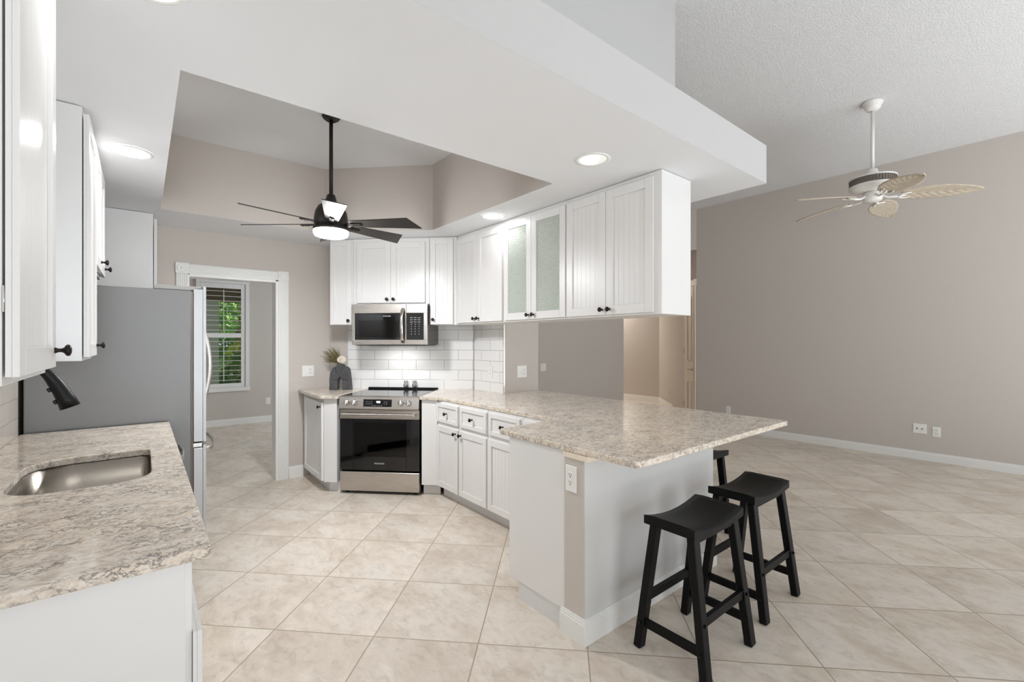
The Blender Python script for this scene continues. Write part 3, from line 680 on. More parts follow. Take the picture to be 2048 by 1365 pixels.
upper('wall_cabinet', 'white end upper cabinet with two doors over the peninsula, open end panel to the camera', 2.305, 1.533, [(2.298, 1.941, 'r'), (1.938, 1.582, 'l')])
# ---- diagonal uppers above the range (front of the carcasses 0.325 behind the range front line)
VF = 0.322
def dupper(label, u0, u1, z0, doors, d_extra=0.0):
    w = u1 - u0 - 0.002; p = rl(u0 + 0.001, VF - d_extra, z0)
    root = thing('wall_cabinet', label, 'cabinet', p, RZ, 'upper wall cabinets'); h = UZ1 - z0
    return root, w, h
root, w, h = dupper('narrow white upper cabinet at the left of the microwave', -0.640, -0.402, 1.577, None)
MB().box(0, 0, 0, w, 0.345, h, 0.001).build('carcass', M['cab'], root); add_door(root, 0.004, 0.004, w - 0.012, 0.838, (w - 0.038, 0.04), stile=0.052)
root, w, h = dupper('white two door upper cabinet directly above the microwave', -0.401, 0.379, 1.782, None)
MB().box(0, 0, 0, w, 0.345, h, 0.001).build('carcass', M['cab'], root)
add_door(root, 0.045, 0.012, 0.346, 0.60, (0.346 - 0.032, 0.036)); add_door(root, 0.393, 0.012, 0.346, 0.60, (0.032, 0.036))
root, w, h = dupper('narrow white upper cabinet at the right of the microwave in the corner', 0.380, 0.6585, 1.577, None)
MB().prism([[(0, 0), (w - 0.001, 0.001), (w - 0.001, 0.006), (w - 0.06, 0.29), (0.0, 0.345)]], 0, h).build('carcass', M['cab'], root); add_door(root, 0.012, 0.004, 0.226, 0.838, (0.032, 0.045), stile=0.052)

# ---- left wall uppers (fronts face +X; local x runs away from the camera, +Y)
LF = -0.204
def lupper(label, y0, y1, z0, z1=2.436, f=LF):
    root = thing('wall_cabinet', label, 'cabinet', (f, y0, z0), LEFT, 'upper wall cabinets')
    MB().box(0, 0, 0, y1 - y0, f - LW - 0.001, z1 - z0, 0.001).build('carcass', M['cab'], root); return root
r_ = lupper('nearest white upper cabinet cut by the left edge of the photo', 1.262, 1.755, 1.326)
add_door(r_, 0.001, 0.016, 0.470, 1.07, (0.445, 0.045), y=-0.003)
m = MB(); m.box(-0.0, -0.0025, 0.14, 0.05, -0.0005, 0.19); m.cyl((0.003, -0.002, 0.14), (0.003, -0.002, 0.19), 0.0018, seg=8); m.build('hinge', M['silver'], r_)
m = MB(); m.box(-0.0, -0.0025, 0.84, 0.05, -0.0005, 0.89); m.build('hinge', M['silver'], r_)
r_ = lupper('white upper cabinet on the left wall beyond the sink, its side to the camera', 2.720, 3.185, 1.326)
add_door(r_, 0.012, 0.016, 0.440, 1.07, (0.41, 0.05), y=-0.003)
r_ = lupper('short white cabinet high over the refrigerator on the left wall', 3.19, 3.86, 1.80)
add_door(r_, 0.010, 0.012, 0.310, 0.60, (0.28, 0.05), y=-0.003); add_door(r_, 0.335, 0.012, 0.310, 0.60, (0.28, 0.05), y=-0.003)
pt = thing('pantry_cabinet', 'tall white pantry cabinet between the refrigerator and the doorway', 'cabinet', (0.068, 4.64, 0), LEFT)
MB().box(0, 0, 0.0, 0.455, 0.593, 2.436, 0.001).build('carcass', M['cab'], pt)
add_door(pt, 0.004, 0.10, 0.445, 0.95, (0.04, 0.80), y=-0.004); add_door(pt, 0.004, 1.06, 0.445, 1.34, (0.04, 0.10), y=-0.004)

# ---- base cabinets of the right run
BX = 2.095
def base_unit(label, y_far, y_near, dr=None, dd=None, knob_side='r', depth=0.60):
    w = y_far - y_near - 0.002
    root = thing('base_cabinet', label, 'cabinet', (BX, y_far - 0.001, 0), RIGHT, 'base cabinets')
    m = MB(); m.box(0, 0, 0.10, w, depth, 0.879, 0.001); m.build('carcass', M['cab'], root)
    MB().box(0, 0.065, 0, w, depth, 0.0995).build('toe_kick', M['kick'], root)
    if dr: 
        x0 = y_far - 0.001 - dr[0]; dw = dr[0] - dr[1]
        add_door(root, x0, 0.690, dw, 0.168, (dw / 2, 0.084), 'drawer', stile=0.034, bead=False)
    if dd:
        x0 = y_far - 0.001 - dd[0]; dw = dd[0] - dd[1]
        add_door(root, x0, 0.108, dw, 0.547, (dw - 0.032 if knob_side == 'r' else 0.032, 0.512), 'door', stile=0.05)
    return root
base_unit('white base cabinet with one drawer and door nearest the range', 3.655, 3.274, (3.648, 3.288), (3.648, 3.288), 'r')
base_unit('white base cabinet with one drawer and door, second from the range', 3.274, 2.866, (3.258, 2.876), (3.266, 2.876), 'l')
base_unit('white base cabinet with drawer and door partly hidden by the peninsula corner', 2.866, 2.452, (2.846, 2.472), (2.856, 2.472), 'r')
cu = base_unit('white corner base cabinet almost hidden behind the peninsula worktop', 2.452, 2.165, (2.440, 2.19), (2.440, 2.19), 'l')
# white filler between the range and the right base run
fl = thing('corner_filler', 'narrow white filler panel between the range and the right base cabinets', 'cabinet panel', rl(0.398, 0.010, 0), RZ)
MB().prism([[(0, 0), (0.144, 0.0), (0.146, 0.006), (0.02, 0.11), (0, 0.11)]], 0.10, 0.879).build('panel', M['cab'], fl)
MB().box(0.0, 0.062, 0, 0.16, 0.075, 0.0995).build('toe_kick', M['kick'], fl)
# base cabinet left of the range: door faces the doorway side
lb = thing('base_cabinet', 'white corner base cabinet with one door left of the range', 'cabinet', (1.318, 5.09, 0), RIGHT, 'base cabinets')
m = MB(); m.prism([[(0.0, 0.0), (0.685, 0.0), (0.775, 0.088), (0.42, 0.443), (0.0, 0.265)]], 0.10, 0.879); m.build('carcass', M['cab'], lb)
MB().prism([[(0.0, 0.06), (0.66, 0.06), (0.74, 0.14), (0.40, 0.42), (0.0, 0.26)]], 0.0, 0.0995).build('toe_kick', M['kick'], lb)
add_door(lb, 0.085, 0.108, 0.585, 0.735, (0.585 - 0.035, 0.69), stile=0.05)
# peninsula base cabinet behind the half wall: the end panel faces the camera
pb = thing('base_cabinet', 'plain white end panel and base cabinet of the peninsula beside the beige outlet strip', 'cabinet', (0, 0, 0), 0, 'base cabinets')
MB().box(1.612, 1.562, 0.10, 2.085, 1.985, 0.8785).build('carcass', M['cab'], pb)
m = MB(); m.box(1.598, 1.5585, 0.10, 1.6115, 1.990, 0.8785, 0.001); m.build('end_panel', M['cab'], pb)
m = MB(); m.box(1.605, 1.5585, 0.0, 2.085, 1.915, 0.0995); m.build('toe_kick', M['kick'], pb)
add_d = obj_from(door_mesh('door', 0.44, 0.547, stile=0.05), 'door', pb, (2.07, 1.986, 0.108), (0, 0, PI)); obj_from(KNOB, 'knob', add_d, (0.04, -0.02, 0.51))
# ---- left base run under the sink worktop
def lbase(label, y0, y1):
    root = thing('base_cabinet', label, 'cabinet', (0.095, y0, 0), LEFT, 'base cabinets'); w = y1 - y0 - 0.002
    return root, w
r_, w = lbase('white base cabinet with a blank end panel under the near end of the sink worktop', 1.365, 1.90)
MB().box(0, 0, 0.10, w, 0.615, 0.879, 0.001).build('carcass', M['cab'], r_)
MB().box(0.03, 0.06, 0, w, 0.615, 0.0995).build('toe_kick', M['kick'], r_)
m = MB(); m.box(-0.010, 0.014, 0.0, -0.0005, 0.616, 0.8785, 0.001); m.build('end_panel', M['cab'], r_)
add_door(r_, -0.012, 0.108, 0.52, 0.592, None, stile=0.05)
r_, w = lbase('white sink base cabinet below the steel sink', 1.90, 2.92)
m = MB(); m.box(0, 0, 0.10, w, 0.018, 0.879); m.box(0, 0.018, 0.10, 0.018, 0.615, 0.879); m.box(w - 0.018, 0.018, 0.10, w, 0.615, 0.879); m.box(0.018, 0.018, 0.10, w - 0.018, 0.615, 0.12); m.build('carcass', M['cab'], r_)
MB().box(0, 0.06, 0, w, 0.615, 0.0995).build('toe_kick', M['kick'], r_)
add_door(r_, 0.012, 0.108, 0.49, 0.592, (0.46, 0.55), stile=0.05); add_door(r_, 0.510, 0.108, 0.49, 0.592, (0.03, 0.55), stile=0.05)
dw = thing('dishwasher', 'stainless dishwasher with curved bar handle beside the refrigerator', 'dishwasher', (0.095, 2.925, 0), LEFT)
MB().box(0, 0, 0.02, 0.605, 0.60, 0.876).build('body', M['rubber'], dw)
MB().box(0.003, -0.026, 0.10, 0.602, -0.0005, 0.72, 0.003).build('door', M['steel_v'], dw)
MB().box(0.003, -0.030, 0.723, 0.602, -0.0005, 0.872, 0.003).build('control_panel', M['fridge_side'], dw)
m = MB(); m.tube([(0.05, -0.028, 0.775), (0.08, -0.058, 0.775), (0.16, -0.078, 0.775), (0.30, -0.086, 0.775), (0.44, -0.078, 0.775), (0.52, -0.058, 0.775), (0.555, -0.028, 0.775)], 0.014, 12, squash=(0.55, 1.2)); m.build('handle', M['steel'], dw)

# ------------------------------------------------------------------ worktops
def round_corner(pts, idx, n=5):
    """round the polygon corners listed in idx"""
    out = []
    N_ = len(pts)
    for i, p in enumerate(pts):
        if i not in idx: out.append(p); continue
        a, b, c = Vector(pts[i - 1]), Vector(p), Vector(pts[(i + 1) % N_]); rr = idx[i]
        u = (a - b).normalized() * rr; v = (c - b).normalized() * rr
        for k in range(n + 1):
            t = k / n; q = (b + u) * (1 - t) ** 2 + b * 2 * t * (1 - t) + (b + v) * t ** 2; out.append((q.x, q.y))
    return out
def slab(name, label, outer, holes=(), z0=0.8805, z1=CZ):
    m = MB(); m.prism([outer] + list(holes), z0, z1)
    es = [e for e in m.bm.edges if len(e.link_faces) == 2 and abs(e.verts[0].co.z - e.verts[1].co.z) < 1e-5 and e.calc_face_angle(0) > 1.2]
    bmesh.ops.bevel(m.bm, geom=es, offset=0.004, segments=2, affect='EDGES', profile=0.5)
    return tag(m.build(name, M['granite']), label, 'worktop')
pA = rl(0.386, 0.660); pB = rl(0.386, -0.016)
cornerB = (2.088, 5.697 - 2.088)
outer = [(1.588, 1.131), (3.172, 1.131), (3.172, 3.445), (2.706, 3.445), (2.706, 3.950), (pA.x, pA.y), (pB.x, pB.y), cornerB, (2.088, 2.098), (1.588, 2.080)]
outer = round_corner(outer, {0: 0.03, 1: 0.02, 7: 0.08, 8: 0.02, 9: 0.03})
slab('countertop', 'speckled granite worktop of the peninsula and right kitchen run', outer)
qA = rl(-0.386, 0.660); qB = rl(-0.386, -0.016)
outer = [(1.262, 5.088), (1.262, 4.395), (1.40, 4.275), (qB.x, qB.y), (qA.x, qA.y), (1.588, 5.076), (1.57, 5.088)]
slab('countertop', 'small granite worktop left of the range under the vase', round_corner(outer, {1: 0.05}))
sink_loop = round_corner([(-0.362, 2.130), (0.028, 2.130), (0.028, 2.722), (-0.362, 2.722)], {0: 0.16, 1: 0.14, 2: 0.035, 3: 0.16}, 8)
fauc_hole = circle(-0.445, 2.42, 0.017, 16)
outer = round_corner([(LW + 0.014, 1.329), (0.132, 1.329), (0.132, 3.563), (LW + 0.014, 3.563)], {1: 0.012})
slab('countertop', 'granite worktop with sink cut-out in the left foreground', outer, [list(reversed(sink_loop))])
# ------------------------------------------------------------------ sink and faucet
def loft(mb, loops, cap=True):
    rings = [[mb.bm.verts.new(p) for p in lp] for lp in loops]; n = len(rings[0])
    for a, b in zip(rings, rings[1:]):
        for i in range(n):
            f = mb.bm.faces.new((a[i], b[i], b[(i + 1) % n], a[(i + 1) % n])); f.smooth = True
    if cap: f = mb.bm.faces.new(list(rings[-1])); f.smooth = False
sk = thing('sink', 'stainless undermount sink set in the left granite worktop', 'sink', (-0.167, 2.426, 0.88))
def sl(s, z, grow=0.0): return [((x + 0.167) * s + (grow if x > -0.167 else -grow), (yv - 2.426) * s + (grow if yv > 2.426 else -grow), z) for x, yv in sink_loop]
m = MB(); loft(m, [sl(1, -0.0008, 0.012), sl(1, -0.0012, 0.002), sl(0.985, -0.17), sl(0.945, -0.188), sl(0.90, -0.197), sl(0.80, -0.199)]); m.build('basin', M['sink'], sk)
m = MB(); m.lathe([(0.055, 0), (0.052, 0.003), (0.035, 0.001), (0.0, 0.001)], (0, 0, -0.1985), 24); m.build('drain', M['silver'], sk)
fc = thing('faucet', 'matte black pull-down kitchen faucet over the left sink', 'faucet', (-0.445, 2.42, CZ))
m = MB(); m.lathe([(0.030, 0.0), (0.030, 0.006), (0.024, 0.012), (0.022, 0.11), (0.016, 0.13), (0.0135, 0.14)], (0, 0, 0.0005), 20); m.build('base', M['rubber'], fc)
pts = [(0, 0, 0.13), (0, 0, 0.30)] + [(0.085 - 0.085 * math.cos(a), 0, 0.34 + 0.085 * math.sin(a)) for a in [PI * k / 10 for k in range(0, 8)]]
m = MB(); m.tube(pts, [0.0125] * len(pts), 14); m.build('spout', M['rubber'], fc)
e = Vector(pts[-1])
hp = [e, Vector((0.158, 0, 0.393)), Vector((0.176, 0, 0.370)), Vector((0.198, 0, 0.330)), Vector((0.218, 0, 0.285)), Vector((0.231, 0, 0.250))]
m = MB(); m.tube(hp, [0.0135, 0.0160, 0.0195, 0.0235, 0.0275, 0.0310], 20); sh_ = m.build('spray_head', M['rubber'], fc)
for a_, b_ in ((3, 0.0245), (4, 0.0285)):
    c_ = hp[a_]; nn = Vector((-0.90, 0, -0.43)).normalized(); m = MB()
    m.bar(c_ + nn * (b_ - 0.004), c_ + nn * (b_ + 0.007), 0.016, 0.022, (0, 1, 0), 0.002); m.build('button', M['rubber'], sh_)
m = MB(); m.tube([(0, 0.02, 0.09), (0, 0.05, 0.10), (0.0, 0.09, 0.135)], [0.010, 0.008, 0.007], 10); m.build('lever', M['rubber'], fc)

# ------------------------------------------------------------------ refrigerator (front faces +X; local x runs +Y, local y runs -X)
fr = thing('refrigerator', 'stainless french door refrigerator with grey side at the end of the sink worktop', 'refrigerator', (0.245, 3.60, 0), LEFT)
FWID = 0.91
MB().box(0, 0, 0.03, FWID, 0.748, 1.742, 0.004).build('body', M['fridge_side'], fr)
MB().box(0.004, -0.012, 0.05, FWID - 0.004, -0.0005, 1.735).build('gasket', M['vent'], fr)
def fdoor(name, x0, x1, z0, z1):
    m = MB(); m.box(x0, -0.066, z0, x1, -0.013, z1, 0.003)
    # slightly bowed skin
    n = 8; w = x1 - x0
    for i in range(n):
        a, b = i / n, (i + 1) / n
        m.box(x0 + a * w, -0.082 , z0 - 0.0, x0 + b * w, -0.066, z1 + 0.018)
    bmesh.ops.remove_doubles(m.bm, verts=m.bm.verts[:], dist=1e-5)
    return m.build(name, M['steel_v'], fr)
d1 = fdoor('door', 0.002, FWID / 2 - 0.002, 0.755, 1.755); d2_ = fdoor('door', FWID / 2 + 0.002, FWID - 0.002, 0.755, 1.755)
fz = fdoor('freezer_drawer', 0.002, FWID - 0.002, 0.06, 0.715)
for dd, x in ((d1, FWID / 2 - 0.045), (d2_, FWID / 2 + 0.045)):
    pts = [(x, -0.083, 0.93)] + [(x, -0.083 - 0.058 * math.sin(PI * k / 10) ** 0.8, 0.93 + 0.62 * k / 10) for k in range(1, 10)] + [(x, -0.083, 1.55)]
    m = MB(); m.tube(pts, 0.012, 12, squash=(1.3, 0.7)); m.build('handle', M['steel'], dd)
pts = [(0.06, -0.083, 0.690)] + [(0.06 + 0.79 * k / 14, -0.083 - 0.075 * math.sin(PI * k / 14) ** 0.45, 0.690) for k in range(1, 14)] + [(0.85, -0.083, 0.690)]
m = MB(); m.tube(pts, 0.013, 12, squash=(0.7, 1.3)); m.build('handle', M['steel'], fz)
for x in (0.012, FWID - 0.075):
    m = MB(); m.box(x, -0.060, 1.7435, x + 0.063, 0.19, 1.770, 0.003); m.build('hinge_cover', M['plastic_grey'], fr)
m = MB(); m.box(0.004, -0.060, 0.722, 0.06, -0.013, 0.747); m.build('hinge', M['silver'], fr)
m = MB()
for x in (0.06, FWID - 0.06): m.cyl((x, 0.05, 0), (x, 0.05, 0.03), 0.02); m.cyl((x, 0.68, 0), (x, 0.68, 0.03), 0.02)
m.build('feet', M['rubber'], fr)

# ------------------------------------------------------------------ range
rg = thing('range', 'stainless slide-in electric range with black glass oven door', 'oven range', RC, RZ)
H = 0.381 - 0.003
m = MB(); m.box(-H, 0.045, 0.03, H, 0.055, 0.893); m.box(-H, 0.055, 0.03, -H + 0.012, 0.655, 0.893); m.box(H - 0.012, 0.055, 0.03, H, 0.655, 0.893); m.box(-H + 0.012, 0.64, 0.03, H - 0.012, 0.655, 0.893); m.box(-H + 0.012, 0.055, 0.03, H - 0.012, 0.64, 0.06)
# front sheet is opened for the oven window
m.bm.free(); m = MB()
m.box(-H, 0.045, 0.03, -0.26, 0.055, 0.893); m.box(0.26, 0.045, 0.03, H, 0.055, 0.893); m.box(-0.26, 0.045, 0.68, 0.26, 0.055, 0.893); m.box(-0.26, 0.045, 0.03, 0.26, 0.055, 0.33)
m.box(-H, 0.055, 0.03, -H + 0.012, 0.655, 0.893); m.box(H - 0.012, 0.055, 0.03, H, 0.655, 0.893); m.box(-H + 0.012, 0.64, 0.03, H - 0.012, 0.655, 0.893); m.box(-H + 0.012, 0.055, 0.03, H - 0.012, 0.64, 0.06)
m.build('body', M['rubber'], rg)
m = MB(); m.box(-0.27, 0.50, 0.34, 0.27, 0.51, 0.68); m.box(-0.28, 0.06, 0.33, -0.27, 0.51, 0.69); m.box(0.27, 0.06, 0.33, 0.28, 0.51, 0.69); m.box(-0.27, 0.06, 0.33, 0.27, 0.51, 0.34); m.box(-0.27, 0.06, 0.68, 0.27, 0.51, 0.69); m.build('oven_cavity', M['cavity'], rg)
for z in (0.43, 0.50):
    m = MB(); m.tube([(-0.26, 0.08, z), (0.26, 0.08, z)], 0.004, 8); m.tube([(-0.26, 0.45, z), (0.26, 0.45, z)], 0.004, 8)
    for k in range(12): m.tube([(-0.24 + k * 0.0436, 0.08, z), (-0.24 + k * 0.0436, 0.45, z)], 0.0025, 6)
    m.build('oven_rack', M['silver'], rg)
m = MB(); m.box(-0.378, 0.012, 0.8935, 0.378, 0.625, 0.909, 0.002); m.build('cooktop', M['cooktop'], rg)
m = MB(); m.box(-0.378, 0.626, 0.89, 0.378, 0.655, 0.926, 0.003); m.build('rear_trim', M['rubber'], rg)
# slanted control panel
m = MB()
prof = [(0.011, 0.909), (-0.008, 0.897), (-0.026, 0.800), (-0.022, 0.790), (0.044, 0.790), (0.044, 0.893), (0.011, 0.893)]
bm_ = m.bm; a_ = [bm_.verts.new((-0.380, q[0], q[1])) for q in prof]; b_ = [bm_.verts.new((0.380, q[0], q[1])) for q in prof]
for i in range(len(prof)): bm_.faces.new((a_[i], a_[(i + 1) % 7], b_[(i + 1) % 7], b_[i]))
bm_.faces.new(list(reversed(a_))); bm_.faces.new(b_); bmesh.ops.recalc_face_normals(bm_, faces=bm_.faces[:])
cp = m.build('control_panel', M['steel'], rg)
TILT = math.atan2(0.018, 0.097)          # panel leans back at the top
def on_panel(u, t, off=0.0):
    """t: 0 at the lower edge of the sloped face, 1 at its top"""
    yv = -0.026 + 0.018 * t; zv = 0.800 + 0.097 * t
    return Vector((u, yv - off * math.cos(TILT), zv + off * math.sin(TILT) * -1))
Rpanel = (PI / 2 - TILT, 0, 0)
m = MB(); c_ = on_panel(-0.010, 0.48, 0.001)
dsp = obj_from(mesh_of(MB().box(-0.135, -0.001, -0.034, 0.135, 0.001, 0.034, 0.0006), 'display_screen', [M['black_glass']]), 'display_screen', cp, c_, (-TILT, 0, 0))
m.bm.free()
text_mesh('digits', '902', 0.026, M['display'], dsp, (0.008, -0.0016, 0.008), (PI / 2, 0, 0))
m = MB()
for (gx, gz) in [(-0.10 + 0.022 * i, 0.010 - 0.018 * j) for i in range(3) for j in range(2)] + [(0.065 + 0.02 * i, 0.010) for i in range(2)] + [(0.065, -0.008), (0.088, -0.008)] + [(-0.04 + 0.02 * i, -0.024) for i in range(5)]:
    m.box(gx - 0.006, -0.0016, gz - 0.002, gx + 0.006, -0.0011, gz + 0.002)
m.build('key_legends', M['legend'], dsp)
for u in (-0.302, -0.230, 0.212, 0.284):
    m = MB(); m.lathe([(0.027, 0.0), (0.027, 0.006), (0.024, 0.008), (0.0225, 0.030), (0.020, 0.033), (0.0, 0.033)], (0, 0, 0), 28, Matrix.Rotation(PI / 2, 3, 'X')); m.box(-0.005, -0.040, -0.022, 0.005, -0.030, 0.022, 0.002)
    m.build('knob', M['silver'], cp, on_panel(u, 0.5, 0.0005), (-TILT, 0, 0))
# oven door
m = MB(); m.box(-0.379, 0.0, 0.222, -0.255, 0.040, 0.695, 0.002); m.box(0.255, 0.0, 0.222, 0.379, 0.040, 0.695, 0.002); m.box(-0.255, 0.0, 0.222, 0.255, 0.040, 0.350, 0.002); m.box(-0.255, 0.0, 0.660, 0.255, 0.040, 0.695, 0.002)
od = m.build('oven_door', M['black_glass'], rg)
MB().box(-0.256, 0.001, 0.349, 0.256, 0.006, 0.661).build('door_window', M['oven_window'], od)
m = MB(); m.box(-0.379, -0.004, 0.696, 0.379, 0.040, 0.784, 0.003); m.build('door_rail', M['steel'], od)
m = MB(); m.box(-0.345, -0.050, 0.722, 0.345, -0.034, 0.752, 0.006, seg=2); m.box(-0.335, -0.036, 0.727, -0.312, -0.003, 0.747); m.box(0.312, -0.036, 0.727, 0.335, -0.003, 0.747); m.build('handle', M['steel'], od)
text_mesh('lettering', 'FRIGIDAIRE', 0.019, M['logo'], od, (0, -0.0006, 0.285), (PI / 2, 0, 0))
m = MB(); m.box(-0.379, -0.004, 0.028, 0.379, 0.043, 0.205, 0.004); m.build('drawer', M['steel'], rg)
m = MB()
for u in (-0.33, 0.33): m.cyl((u, 0.06, 0), (u, 0.06, 0.03), 0.018); m.cyl((u, 0.58, 0), (u, 0.58, 0.03), 0.018)
m.build('feet', M['rubber'], rg)

# ------------------------------------------------------------------ microwave
mw = thing('microwave', 'stainless over-the-range microwave with black glass door under the middle upper cabinet', 'microwave', rl(0, 0.245, 1.372), RZ)
m = MB(); m.box(-0.379, 0.030, 0.006, 0.379, 0.415, 0.404, 0.003); m.build('body', M['micro_side'], mw)
m = MB(); fz0, fz1 = 0.008, 0.404; xs = 0.170
m.box(-0.380, 0.0, fz0, -0.352, 0.029, fz1, 0.003); m.box(-0.352, 0.0, fz0, xs, 0.029, 0.058, 0.002); m.box(-0.352, 0.0, 0.318, xs, 0.029, fz1, 0.002); m.box(0.150, 0.0, 0.058, xs, 0.029, 0.318, 0.002)
md = m.build('door', M['steel'], mw)
m = MB(); m.box(-0.352, 0.004, 0.058, -0.305, 0.028, 0.318); m.box(0.118, 0.004, 0.058, 0.150, 0.028, 0.318); m.box(-0.305, 0.004, 0.058, 0.118, 0.028, 0.082); m.box(-0.305, 0.004, 0.245, 0.118, 0.028, 0.318); m.build('glass_border', M['black_glass'], md)
MB().box(-0.304, 0.006, 0.083, 0.117, 0.010, 0.244).build('door_window', M['mw_window'], md)
MB().box(-0.304, 0.016, 0.083, 0.117, 0.027, 0.244).build('window_screen', M['screen'], md)
pts = [(0.140, -0.002, 0.03), (0.140, -0.030, 0.055), (0.140, -0.046, 0.12), (0.140, -0.052, 0.19), (0.140, -0.046, 0.27), (0.140, -0.030, 0.335), (0.140, -0.002, 0.36)]
m = MB(); m.tube(pts, 0.013, 14, squash=(1.25, 0.7)); m.build('handle', M['silver'], md)
text_mesh('lettering', 'FRIGIDAIRE', 0.0155, M['logo'], md, (-0.025, 0.0032, 0.288), (PI / 2, 0, 0))
m = MB(); m.box(0.172, 0.0, fz0, 0.380, 0.029, 0.058, 0.002); m.box(0.172, 0.0, 0.318, 0.380, 0.029, fz1, 0.002); m.box(0.345, 0.0, 0.058, 0.380, 0.029, 0.318, 0.002); cpm = m.build('control_frame', M['steel'], mw)
MB().box(0.172, 0.003, 0.058, 0.345, 0.028, 0.318).build('keypad', M['black_glass'], cpm)
m = MB()
for r_i, zz in enumerate((0.272, 0.252, 0.230, 0.208, 0.186, 0.162, 0.138, 0.112)):
    for c_i in range(3):
        wv = 0.013 if r_i in (0, 1, 2) else 0.005
        m.box(0.222 + c_i * 0.038 - wv, 0.0022, zz - 0.003, 0.222 + c_i * 0.038 + wv, 0.0028, zz + 0.003)
m.build('key_legends', M['legend'], cpm)
m = MB(); m.box(-0.36, 0.05, 0.0, 0.36, 0.38, 0.0055); m.build('grease_filter', M['rubber'], mw)

# ------------------------------------------------------------------ small things by the range
def shaker(u, label):
    r0 = thing('shaker', label, 'shaker', rl(u, 0.641, 0.9265), 0, 'salt and pepper shakers')
    m = MB(); m.lathe([(0.014, 0), (0.024, 0.010), (0.026, 0.030), (0.018, 0.055), (0.017, 0.058)], (0, 0, 0), 20); m.build('body', M['filigree'], r0)
    m = MB(); m.lathe([(0.018, 0.0585), (0.021, 0.062), (0.019, 0.074), (0.0, 0.077)], (0, 0, 0), 20); m.build('cap', M['silver'], r0)
shaker(0.030, 'left of two patterned glass shakers at the back of the range')
shaker(0.125, 'right of two patterned glass shakers at the back of the range')
VP = Vector((1.613, 4.822, CZ))
vs = thing('vase', 'charcoal arch shaped ceramic vase left of the range', 'vase', VP, math.radians(-39.1))
out = [(-0.112, 0), (-0.104, 0.10), (-0.094, 0.185)] + [(-0.094 + 0.058 * (1 - math.cos(a)), 0.185 + 0.056 * math.sin(a)) for a in (0.3, 0.6, 0.9, 1.2, 1.5)] + [(-0.026, 0.246), (-0.023, 0.266), (0.023, 0.266), (0.026, 0.246)]
out += [(-x, z) for x, z in reversed(out[3:8])] + [(0.094, 0.185), (0.104, 0.10), (0.112, 0), (0.027, 0), (0.026, 0.10)] + [(0.025 * math.cos(a), 0.105 + 0.042 * math.sin(a)) for a in (0.3, 0.7, 1.1, 1.57, 2.04, 2.44, 2.84)] + [(-0.026, 0.10), (-0.027, 0)]
m = MB(); m.prism([out], -0.036, 0.036)
for v in m.bm.verts: v.co = Vector((v.co.x, -v.co.z, v.co.y))
es = [e for e in m.bm.edges if e.calc_face_angle(0) > 1.3 and abs(e.verts[0].co.y - e.verts[1].co.y) < 1e-5]
bmesh.ops.bevel(m.bm, geom=es, offset=0.010, segments=3, affect='EDGES', profile=0.5); bmesh.ops.recalc_face_normals(m.bm, faces=m.bm.faces[:])
m.bm.normal_update()
for f in m.bm.faces: f.smooth = abs(f.normal.y) < 0.98
for e in m.bm.edges: e.smooth = e.calc_face_angle(0) < 0.7
m.build('body', M['vase'], vs)
Rv = Matrix.Rotation(math.radians(-39.1), 3, 'Z')
top = VP + Vector((0, 0, 0.267))
pf = MB(); rnd = random.Random(2)
for k in range(30):
    a = math.radians(100 + 72 * k / 29); ln = 0.16 + 0.07 * math.sin(PI * k / 29) + rnd.uniform(-0.015, 0.03)
    dirv = Vector((math.cos(a), rnd.uniform(-0.08, 0.30), math.sin(a) * 0.95 + 0.05)); s0 = Vector((-0.004, 0, 0.0))
    tip = s0 + dirv * ln + Vector((0, 0, -0.02)); mid = s0.lerp(tip, 0.55) + Vector((0, 0, 0.012)); nrm = Vector((-dirv.z, 0.3, dirv.x)).normalized() * 0.0045
    for p0, p1, w0, w1 in ((s0, mid, 0.5, 1.0), (mid, tip, 1.0, 0.15)):
        pf.quad(p0 - nrm * w0, p0 + nrm * w0, p1 + nrm * w1, p1 - nrm * w1)
        pf.quad(p0 - nrm * w0 + Vector((0, .0016, 0)), p1 - nrm * w1 + Vector((0, .0016, 0)), p1 + nrm * w1 + Vector((0, .0016, 0)), p0 + nrm * w0 + Vector((0, .0016, 0)))
pf.tube([(0.0, 0, 0.001), (-0.004, 0, 0.02)], 0.004, 8)
o = pf.build('dried_palm_frond', M['palm'], None, top + Rv @ Vector((-0.012, 0.022, 0)), (0, 0, math.radians(-39.1))); tag(o, 'dried olive brown palm fronds fanning left out of the dark vase', 'dried leaves')
fl_ = thing('flower', 'round cream dried flower head in the dark vase', 'flower', top, math.radians(-39.1))
m = MB()
for k in range(70):
    z = 1 - 2 * (k + 0.5) / 70; a = k * 2.39996; rr = math.sqrt(1 - z * z); c = Vector((0.012 + 0.040 * rr * math.cos(a), -0.012 + 0.034 * rr * math.sin(a), 0.044 + 0.034 * z))
    r = bmesh.ops.create_icosphere(m.bm, subdivisions=1, radius=0.009); 
    for v in r['verts']: v.co += c
m.build('bloom', M['flower'], fl_)
m = MB(); m.tube([(0.012, -0.004, 0.001), (0.012, -0.008, 0.03)], 0.003, 8); m.build('stem', M['palm'], fl_)

